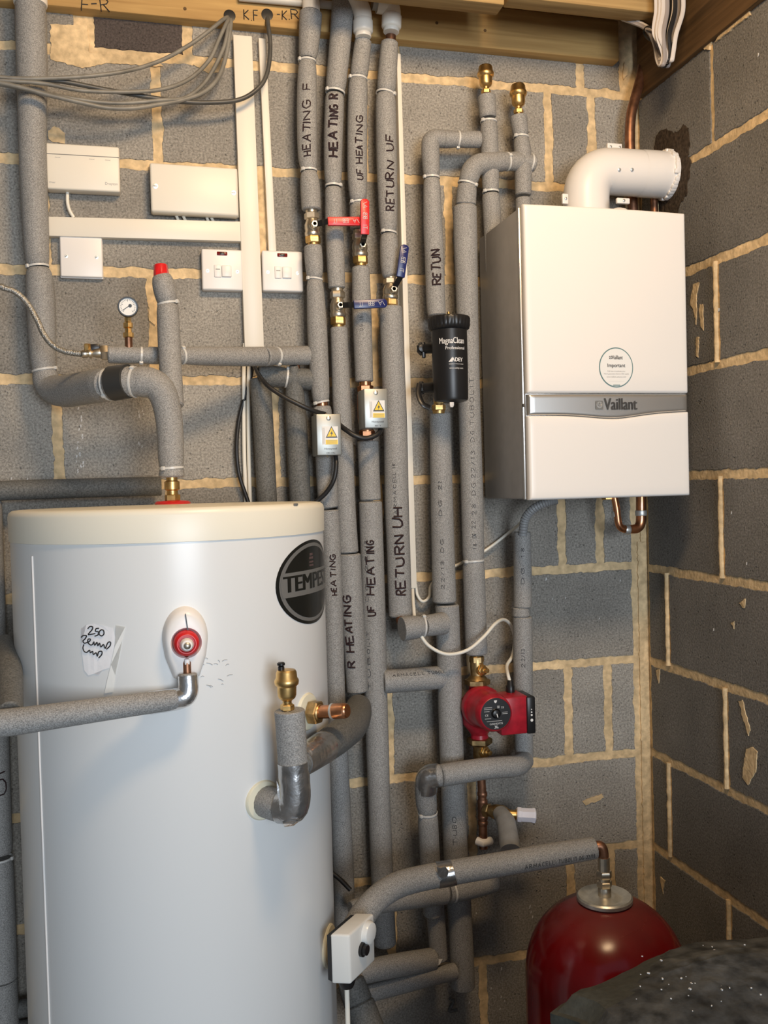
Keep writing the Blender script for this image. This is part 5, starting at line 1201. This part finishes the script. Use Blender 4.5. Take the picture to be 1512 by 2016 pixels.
# front face of the box, its right face turned away
A_, B_, C_ = P(649, 1838, .500), P(688, 1841, .512), P(737, 1816, .448)
hgt = (P(688, 1841, .512).z-P(695, 1938, .512).z)
fdir = (B_-A_); sdir = (C_-B_); fdir.z = 0; sdir.z = 0
fdir = fdir.normalized(); nrm = Vector((sdir.x, sdir.y, 0)).normalized()
qbase = [Vector((A_.x, A_.y, 0)), Vector((B_.x, B_.y, 0)), Vector((C_.x, C_.y, 0)), Vector((A_.x+C_.x-B_.x, A_.y+C_.y-B_.y, 0))]
zt = B_.z; zlo = zt-hgt
bm = NB(); prism(bm, [Vector((q.x, q.y, zlo)) for q in qbase], (0, 0, hgt)); bmesh.ops.bevel(bm, geom=bm.edges[:], offset=.004, segments=3, profile=.5, affect='EDGES'); obj('housing', bm, mat('thermostat_white', (.74, .74, .71), .45), tm)
sd = (qbase[2]-qbase[1]); sn = Vector((sd.y, -sd.x, 0)).normalized(); sn = sn if sn.dot(CAM-B_) > 0 else -sn; sl = sd.length; sdn = sd.normalized()
def onside(f, zf, e=.001): return Vector((qbase[1].x, qbase[1].y, zlo+hgt*zf))+sdn*(sl*f)+sn*e
bm = NB(); lathe(bm, onside(.68, .74, -.004), sn, [(.0200, 0), (.0196, .009), (.0175, .013), (.010, .015)], 36); obj('dial', bm, mat('dial_white', (.80, .81, .79), .25), tm, label='translucent white temperature dial')
bm = NB(); lathe(bm, onside(.46, .50, -.001), sn, [(.0125, 0), (.0120, .006), (.009, .007), (.0085, .012), (.004, .013)], 24); obj('knob', bm, M_black, tm, label='black round knob')
bm = NB(); prism(bm, [Vector((q.x, q.y, zlo+.004))-fdir*.0 for q in [qbase[0]-fdir*.008+sdn*.006, qbase[0]+fdir*.002+sdn*.0, qbase[3]+fdir*.002, qbase[3]-fdir*.008]], (0, 0, hgt-.008)); obj('back_plate', bm, M_black, tm)
bm = NB(); g = (qbase[0]+qbase[1]+qbase[2]+qbase[3])/4; g = Vector((g.x, g.y, zlo)); g0 = P(683, 1948, .480); lathe(bm, Vector((g0.x, g0.y, zlo+.004)), (0, 0, -1), [(.0150, 0), (.0150, .014), (.013, .020), (.011, .024)], 24); obj('cable_gland', bm, M_black, tm)
bm = NB(); tube(bm, [Vector((g0.x, g0.y, zlo)), Vector((g0.x, g0.y, zlo-.2)), Vector((g0.x+.01, g0.y, .02))], .0042, 12); obj('flex', bm, M_white_cable, tm, label='white flex hanging below')
bm = NB(); tube(bm, [p3, (qbase[0]+qbase[3])/2+Vector((0, 0, p3.z))], .012, 16); obj('probe_stem', bm, M_brass_old, tm)

# ------------------------------------------------------------------ expansion vessel
VC = P(1190, 1748, .37); VR_ = .158
ve = thing('expansion_vessel', 'red expansion vessel with a silver top flange standing in the corner', 'expansion vessel', (VC.x, VC.y, 0))
bm = NB(); zt = VC.z-.020; prof = [(VR_*.55, .02), (VR_*.8, .05), (VR_*.97, .14), (VR_, .2), (VR_, zt-.155)]
for i in range(1, 15):
    a = PI/2*i/15; prof.append((VR_*math.cos(a)**.9, zt-.155+.155*math.sin(a)))
prof.append((.03, zt))
lathe(bm, (VC.x, VC.y, 0), (0, 0, 1), prof, 72); obj('tank', bm, M_vessel, ve)
zf = zt+.006
bm = NB(); lathe(bm, (VC.x, VC.y, zf-.012), (0, 0, 1), [(.050, 0), (.054, .003), (.054, .009), (.051, .012), (.048, .011), (.040, .008), (.030, .007), (.022, .011), (.012, .011)], 48); obj('top_flange', bm, M_steel, ve, label='galvanised round flange')
bm = NB(); lathe(bm, (VC.x, VC.y, 0), (0, 0, 1), [(VR_*.7, 0), (VR_*.74, .004), (VR_*.74, .07)], 40, close=False); obj('foot_ring', bm, M_vessel, ve)
bm = NB(); b = Vector((VC.x, VC.y, zf)); lathe(bm, b, (0, 0, 1), [(.013, -.004), (.013, .012), (.0115, .014), (.0115, .018)], 20); nut(bm, b+Vector((0, 0, .016)), (0, 0, 1), .0150, .012); nut(bm, b+Vector((0, 0, .034)), (0, 0, 1), .0150, .014); lathe(bm, b, (0, 0, 1), [(.0112, .010), (.0112, .075)], 18); obj('union', bm, M_nickel, ve)
r = ray(1131, 1966); c = Vector((VC.x, VC.y, 0)); a_ = r.x**2+r.y**2; ox, oy = CAM.x-c.x, CAM.y-c.y; b_ = ox*r.x+oy*r.y; cc = ox*ox+oy*oy-VR_*VR_
t = (-b_-math.sqrt(max(0, b_*b_-a_*cc)))/a_; h = CAM+r*t; n = Vector((h.x-c.x, h.y-c.y, 0)).normalized(); tx = Vector((-n.y, n.x, 0))
bm = NB(); prism(bm, [h+n*.0004+tx*x+Vector((0, 0, z)) for x, z in ((-.005, .006), (.012, .003), (.05, -.004), (.05, -.10), (-.005, -.10))], n*.0004); obj('rating_label', bm, M_label, ve, label='corner of a pale label')

# ------------------------------------------------------------------ grey dusty sheet in the foreground
ZS = .905
edge = [(1083, 1994), (1104, 1978), (1150, 1955), (1200, 1928), (1250, 1905), (1310, 1884), (1370, 1865), (1440, 1852), (1512, 1845), (1600, 1842)]
tip = [(1086, 1996), (1110, 2003), (1140, 2013), (1160, 2030), (1200, 2080), (1300, 2200)]
out = [PZ(u, v, ZS) for u, v in edge]; lowp = [PZ(u, v, ZS) for u, v in tip][::-1]
far = out[-1]; xr = -.03
poly = lowp+out+[Vector((xr, far.y-.01, ZS)), Vector((xr, lowp[0].y-.05, ZS))]
cen = sum(poly, Vector())/len(poly)
def dense(pl, st=.012):
    o = []
    for i in range(len(pl)):
        a, b = pl[i], pl[(i+1) % len(pl)]; k = max(1, int((b-a).length/st))
        o += [a.lerp(b, j/k) for j in range(k)]
    return o
pl = dense(poly)
bm = NB(); rings = []
def hgt_(p, f):
    lip = min(1, max(0, (f-.05)/.10)); n1_ = mnoise.noise(Vector((p.x*7, p.y*7, 1)))*.010+mnoise.noise(Vector((p.x*22, p.y*22, 4)))*.004+mnoise.noise(Vector((p.x*80, p.y*80, 7)))*.0015
    return lip*(.010+.012*f)+n1_*lip+.004*f
low = [bm.verts.new(Vector((p.x, p.y, ZS-.010))+(cen-p)*.01) for p in pl]
rings.append([bm.verts.new(Vector((p.x, p.y, ZS-.012))) for p in pl])
rings.append([bm.verts.new(p) for p in pl])
for j in range(1, 40):
    f = j/40; rings.append([bm.verts.new((q := p.lerp(cen, f))+Vector((0, 0, hgt_(q, f)))) for p in pl])
k = len(pl)
for ri, (a, b) in enumerate(zip(rings, rings[1:])):
    for i in range(k): bm.faces.new((a[i], a[(i+1) % k], b[(i+1) % k], b[i])).material_index = 1 if ri < 9 else 0
bm.faces.new(rings[-1])
xm = PZ(1335, 1880, ZS).x
for f in bm.faces:
    c_ = f.calc_center_median(); dd = min(math.hypot(c_.x-p.x, c_.y-p.y) for p in pl if p.x < xm+.1 and p.y >= out[0].y)
    if dd < .060*min(1, max(0, (xm-c_.x)/.12)): f.material_index = 1
    elif c_.z > ZS+.0005: f.material_index = 0
# folded down sides to the floor, set back under the rim
s1 = [bm.verts.new(Vector((p.x, p.y, ZS-.02)).lerp(Vector((cen.x, cen.y, ZS-.02)), .06)) for p in pl]; s2 = [bm.verts.new(Vector((p.x, p.y, .0)).lerp(Vector((cen.x, cen.y, 0)), .10)) for p in pl]
for a, b in ((rings[0], s1), (s1, s2)):
    for i in range(k): bm.faces.new((a[i], a[(i+1) % k], b[(i+1) % k], b[i])).material_index = 1
bmesh.ops.delete(bm, geom=low, context='VERTS')
sh = obj('dusty_sheet', bm, [M_tarp, M_tarp_edge], None, (cen.x, cen.y, 0)); tag(sh, 'dusty grey sheet over a stack in the bottom right corner, with a plain edge strip', 'sheet')
rr = random.Random(9); bm = NB()
for _ in range(38):
    u, v = rr.gauss(1385, 55), rr.gauss(1985, 16)
    if rr.random() < .3: u, v = rr.uniform(1250, 1500), rr.uniform(1900, 2016)
    p = PZ(u, v, ZS); f = .4
    p.z = ZS+.026; s = rr.uniform(.0005, .0014); cbox(bm, p, s*2, s*1.4, s, 0, X=Vector((math.cos(u), math.sin(u), 0)), Y=Vector((-math.sin(u), math.cos(u), 0)))
o = obj('plaster_crumbs', bm, M_paint, None, PZ(1385, 1985, ZS)); tag(o, 'scatter of white plaster crumbs on the dusty grey sheet', 'crumbs'); o['kind'] = 'stuff'
CRUMBS, SHEET = o, sh

# ------------------------------------------------------------------ electrics on the wall
def plate_box(bm, q, d, dep, bev):
    TL, TR, BR, BL = [P(u, v, d) for u, v in q]
    X = ((TR-TL)+(BR-BL))/2; Zd = ((BL-TL)+(BR-TR))/2; c = (TL+TR+BR+BL)/4
    X = Vector((X.x, 0, X.z*.3)); Zd = Vector((Zd.x*.3, 0, Zd.z))
    box(bm, c-X/2-Zd/2, X, Vector((0, dep, 0)), Zd, bev, 3)
    return c, X, Zd
tr = 'white cable trunking'
def trunk(lab, q, d, group=None, split=None):
    TL, TR, BR, BL = [P(u, v, d) for u, v in q]
    t = thing('cable_trunking', lab, 'trunking', (BL+BR)/2)
    bm = NB(); prism(bm, [TL, TR, BR, BL], (0, d, 0)); bmesh.ops.bevel(bm, geom=bm.edges[:], offset=.0012, segments=2, profile=.5, affect='EDGES'); obj('trunking_body', bm, M_cream, t)
    long_v = (BL-TL).length > (TR-TL).length
    bm = NB()
    if long_v: a, b, w_ = (TL+TR)/2, (BL+BR)/2, (TR-TL)
    else: a, b, w_ = (TL+BL)/2, (TR+BR)/2, (BL-TL)
    for s in (-.44, .44): tube(bm, [a+w_*s+Vector((0, -.0002, 0)), b+w_*s+Vector((0, -.0002, 0))], .0005, 6)
    bm.free()
    return t
trunk('wide white upright cable trunking from the timber down to the manifold pipe', [(459, 68), (496, 71), (520, 684), (482, 683)], .022)
trunk('white horizontal cable trunking below the two control boxes', [(93, 426), (476, 436), (477, 475), (95, 464)], .020)
trunk('narrow white upright trunking between the wide trunking and the risers', [(509, 74), (523, 76), (544, 494), (529, 494)], .016)
trunk('long thin white trunking running down beside the RETURN UF riser', [(781, 104), (789, 106), (821, 1158), (808, 1158)], .030)
pg = thing('programmer', 'white heating controller with a thin flap line, above the horizontal trunking', 'controller', P(163, 378, .03))
bm = NB(); c, X, Zd = plate_box(bm, [(89, 281), (235, 288), (236, 378), (91, 371)], .032, .030, .004); obj('casing', bm, M_cream, pg)
F = Vector((0, -1, 0))
bm = NB(); a = c-X*.495-Zd*.265; prism(bm, [a+F*.0001, a+X*.99+F*.0001, a+X*.99+Zd*.014+F*.0001, a+Zd*.014+F*.0001], F*.0004); obj('flap_line', bm, M_stickgrey, pg)
bm = NB(); text_on(bm, 'Drayton', .0075, lambda x, y: c+X*.38+Zd*.33+Vector((x, -.0004, y))); text_on(bm, 'Wiser', .005, lambda x, y: c-X*.42+Zd*.36+Vector((x, -.0004, y)))
for k, f in enumerate((-.34, .12, .34)): text_on(bm, 'channel', .0035, lambda x, y: c+X*f-Zd*.19+Vector((x, -.0004, y)))
obj('faint_print', bm, M_gtext, pg)
wire('controller_cable', 'short white cable from the heating controller down into the horizontal trunking', 'cable', [(133, 376, .012), (133, 398, .014), (137, 414, .012), (145, 428, .010)], 7, M_white_cable)
jb = thing('junction_box', 'cream wiring box with a screw at each side beside the wide trunking', 'junction box', P(383, 428, .03))
bm = NB(); c, X, Zd = plate_box(bm, [(295, 320), (467, 332), (471, 431), (297, 417)], .012, .012, .003); obj('back_box', bm, M_cream, jb)
bm = NB(); c, X, Zd = plate_box(bm, [(295, 319), (467, 331), (471, 428), (297, 413)], .040, .030, .005); obj('lid', bm, M_cream, jb)
for f in (-.445, .445):
    bm = NB(); lathe(bm, c+X*f+Zd*(-.02 if f < 0 else .02), F, [(.0055, -.003), (.0055, .0004), (.0045, .0006)], 18); s_ = obj('lid_screw', bm, M_steel, jb)
    bm = NB(); cbox(bm, c+X*f+Zd*(-.02 if f < 0 else .02)+F*.0007, .0075, .0006, .0012, 0); obj('screw_slot', bm, M_text, s_)
for i, (u0, u1) in enumerate(((345, 352), (358, 366), (404, 410), (412, 420))):
    bm = NB(); tube(bm, [P(u0, 420, .014), P(u1, 436, .012)], .0032, 8); obj('cable_tail', bm, M_white_cable, jb)
bl = thing('blank_plate', 'white square blank plate under the left end of the horizontal trunking', 'wall plate', P(160, 548, .01))
bm = NB(); plate_box(bm, [(117, 464), (202, 469), (203, 550), (118, 546)], .010, .010, .002); obj('back_frame', bm, M_white, bl)
bm = NB(); c, X, Zd = plate_box(bm, [(118, 464), (201, 468), (202, 547), (119, 543)], .016, .009, .0025); obj('plate', bm, M_white, bl)
def screws(c, X, Zd, root, fx, fz=0.0):
    for s in (-1, 1):
        bm = NB(); lathe(bm, c+X*fx*s+Zd*fz+F*.0, F, [(.0036, -.002), (.0036, .0002), (.002, .0004)], 16); o = obj('plate_screw', bm, M_steel, root)
        bm = NB(); cbox(bm, c+X*fx*s+Zd*fz+F*.0005, .005, .0005, .0009, 0, X=Vector((.8, 0, .6)), Z=Vector((-.6, 0, .8))); obj('screw_slot', bm, M_text, o)
screws(c, X, Zd, bl, .36)
def fcu(lab, q):
    t = thing('fused_spur', lab, 'switch', P(q[3][0], q[3][1], .02), 'fused spur switches with a red neon')
    bm = NB(); c, X, Zd = plate_box(bm, q, .024, .024, .004); obj('plate', bm, M_white, t)
    bm = NB(); a = c-Zd*.39; cbox(bm, a+F*.0002, .022, .004, .0078, .0015); ne = obj('neon_lens', bm, M_neon, t, label='dark red neon lens')
    bm = NB(); cbox(bm, a+F*.0008, .010, .004, .0055, .0012); obj('neon_window', bm, M_black, ne)
    bm = NB(); cbox(bm, c+X*.10+Zd*.04+F*.0015, .020, .006, .024, .0015); obj('rocker', bm, M_white, t)
    bm = NB(); cbox(bm, c-X*.115+Zd*.04+F*.0006, .015, .004, .026, .0015); fd = obj('fuse_drawer', bm, M_white, t)
    bm = NB(); cbox(bm, c-X*.115+Zd*.0+F*.003, .009, .0006, .0012, 0); obj('drawer_notch', bm, M_stickgrey, fd)
    screws(c, X, Zd, t, .365, .04)
fcu('white fused spur switch left of the wide trunking', [(397, 489), (478, 492), (478, 572), (398, 570)])
fcu('white fused spur switch right of the wide trunking', [(515, 492), (596, 495), (597, 575), (518, 572)])

# cables
H1 = (452, 31); G = 'grey cables swooping from the timber to the left edge'
wire('grey_cable', 'uppermost grey cable swooping from the drilled timber to the left edge', 'cable', [(451, 33, .018), (440, 38, .05), (410, 62, .06), (369, 91, .065), (307, 123, .08), (225, 144, .10), (102, 154, .115), (-20, 151, .12), (-260, 126, .10), (-620, 60, .05)], 8, M_grey_cable, G)
wire('grey_cable', 'second grey cable from the drilled timber, dipping below the uppermost one', 'cable', [(452, 35, .018), (446, 45, .048), (430, 80, .055), (412, 118, .06), (372, 156, .07), (318, 176, .085), (246, 181, .10), (160, 178, .11), (82, 164, .115), (-20, 156, .12), (-260, 131, .10), (-620, 60, .05)], 8, M_grey_cable, G)
wire('grey_cable', 'lowest grey cable of the swoop, hanging furthest down at mid span', 'cable', [(454, 36, .018), (454, 50, .042), (446, 105, .048), (430, 152, .055), (400, 182, .065), (355, 198, .075), (310, 206, .085), (262, 213, .095), (210, 212, .10), (160, 202, .11), (100, 188, .115), (-20, 160, .12), (-260, 135, .10), (-620, 60, .05)], 9, M_grey_cable, G)
wire('grey_cable', 'dark cable from the right hand timber hole sweeping left across the trunking', 'cable', [(526, 31, .02), (528, 50, .045), (532, 90, .05), (527, 140, .055), (510, 172, .06), (472, 196, .06), (410, 202, .065), (348, 199, .07), (285, 190, .08), (205, 176, .09), (120, 160, .105), (60, 158, .112), (-20, 155, .12), (-260, 130, .10), (-620, 60, .05)], 9, M_grey_cable_dark, G)
wire('grey_cable', 'short grey cable looping beside the timber hole into the bundle', 'cable', [(450, 35, .018), (449, 55, .046), (438, 100, .052), (405, 160, .06), (365, 192, .072), (320, 197, .085), (225, 203, .095), (120, 190, .108), (-20, 163, .118), (-260, 138, .10), (-620, 60, .05)], 8, M_grey_cable, G)
W = 'white cables below the wide trunking'
wire('white_cable', 'left one of two white cables running down from the wide trunking behind the cylinder', 'cable', [(482, 676, .012), (480, 730, .012), (480, 800, .012), (481, 900, .012), (486, 1030, .012)], 8, M_white_cable, W)
wire('white_cable', 'right one of two white cables running down from the wide trunking behind the cylinder', 'cable', [(494, 676, .012), (490, 730, .014), (489, 800, .013), (490, 900, .012), (494, 1030, .012)], 8, M_white_cable, W)
wire('black_flex', 'black flex from under the trunking slanting down to the lower zone valve', 'cable', [(498, 680, .012), (500, 716, .04), (520, 752, .10), (552, 777, .12), (590, 797, .13), (618, 809, .125), (640, 815, .11)], 9, M_rubber)
wire('black_flex', 'black flex hanging beside the white cables and curving behind the cylinder top', 'cable', [(500, 676, .012), (495, 735, .012), (482, 780, .012), (470, 830, .014), (466, 880, .02), (470, 930, .02), (484, 975, .02), (500, 1020, .02)], 8, M_rubber)
wire('black_flex', 'black flex curving from under the lower zone valve back behind the cylinder', 'cable', [(660, 893, .11), (662, 915, .12), (657, 945, .12), (642, 970, .11), (620, 990, .10), (600, 1010, .10)], 9, M_rubber)
wire('black_flex', 'black flex looping under the upper zone valve towards the lower one', 'cable', [(752, 840, .11), (744, 854, .13), (722, 863, .135), (700, 858, .135), (682, 847, .125), (668, 836, .10)], 10, M_rubber)
wire('black_flex', 'black flex low behind the cylinder near the front pipe', 'cable', [(650, 1716, .10), (668, 1730, .11), (690, 1752, .12)], 9, M_rubber)
wire('white_pump_cable', 'white cable looping from the thin trunking in front of the pipes to the red pump', 'cable', [(812, 1150, .012), (814, 1190, .06), (818, 1225, .10), (827, 1248, .13), (845, 1272, .135), (880, 1288, .14), (920, 1280, .14), (952, 1254, .135), (975, 1228, .12), (992, 1220, .08), (1006, 1232, .05), (1013, 1258, .045), (1009, 1290, .06), (998, 1310, .09), (1000, 1328, .13), (1005, 1346, .14)], 7, M_white_cable)
wire('white_boiler_cable', 'white cable from the thin trunking passing behind the pipes up to the boiler hose', 'cable', [(818, 1150, .014), (822, 1172, .02), (832, 1184, .022), (845, 1175, .02), (850, 1150, .014), (880, 1122, .012), (905, 1110, .012), (955, 1084, .014), (1000, 1050, .02), (1024, 1030, .07), (1040, 1006, .12)], 6, M_white_cable)

# hanging bundle of flat cables by the corner
cbn = thing('cable_bundle', 'hanging loop of white and grey flat cables in the top right corner', 'cable bundle', P(1308, 138, .24))
rr = random.Random(12)
for i in range(22):
    f = (i+.5)/22; u0 = 1290+58*f+rr.uniform(-3, 3); m_ = [M_strand, M_strandg, M_strand, M_rubber, M_strand, M_strandg][i % 6]
    if 8 <= i <= 10: m_ = M_rubber
    dd = .24+rr.uniform(-.02, .03); ub = 1300+24*f+rr.uniform(-4, 4); vb = 130-26*abs(f-.35)+rr.uniform(-6, 6)
    q = [P(u0, -30, dd), P(u0+1, 20, dd), P(u0-3-10*f, 66, dd+.01), P(ub+4, vb-20, dd+.005), P(ub, vb, dd), P(ub-6, vb-8, dd-.02), P(1286+8*f, 80, dd-.05), P(1268+10*f, 55, dd-.07), P(1225+12*f, 38-4*f, dd-.10)]
    bm = NB(); tube(bm, catmull(q, 7), .0050, 8, flat=.5); obj('cable_strand', bm, m_, cbn)
bm = NB(); c = P(1280, 66, .21); lathe(bm, c, (.7, 0, .7), [(.016, -.003), (.0175, -.002), (.0175, .002), (.016, .003)], 20, close=False); obj('bundle_tie', bm, M_rubber, cbn)
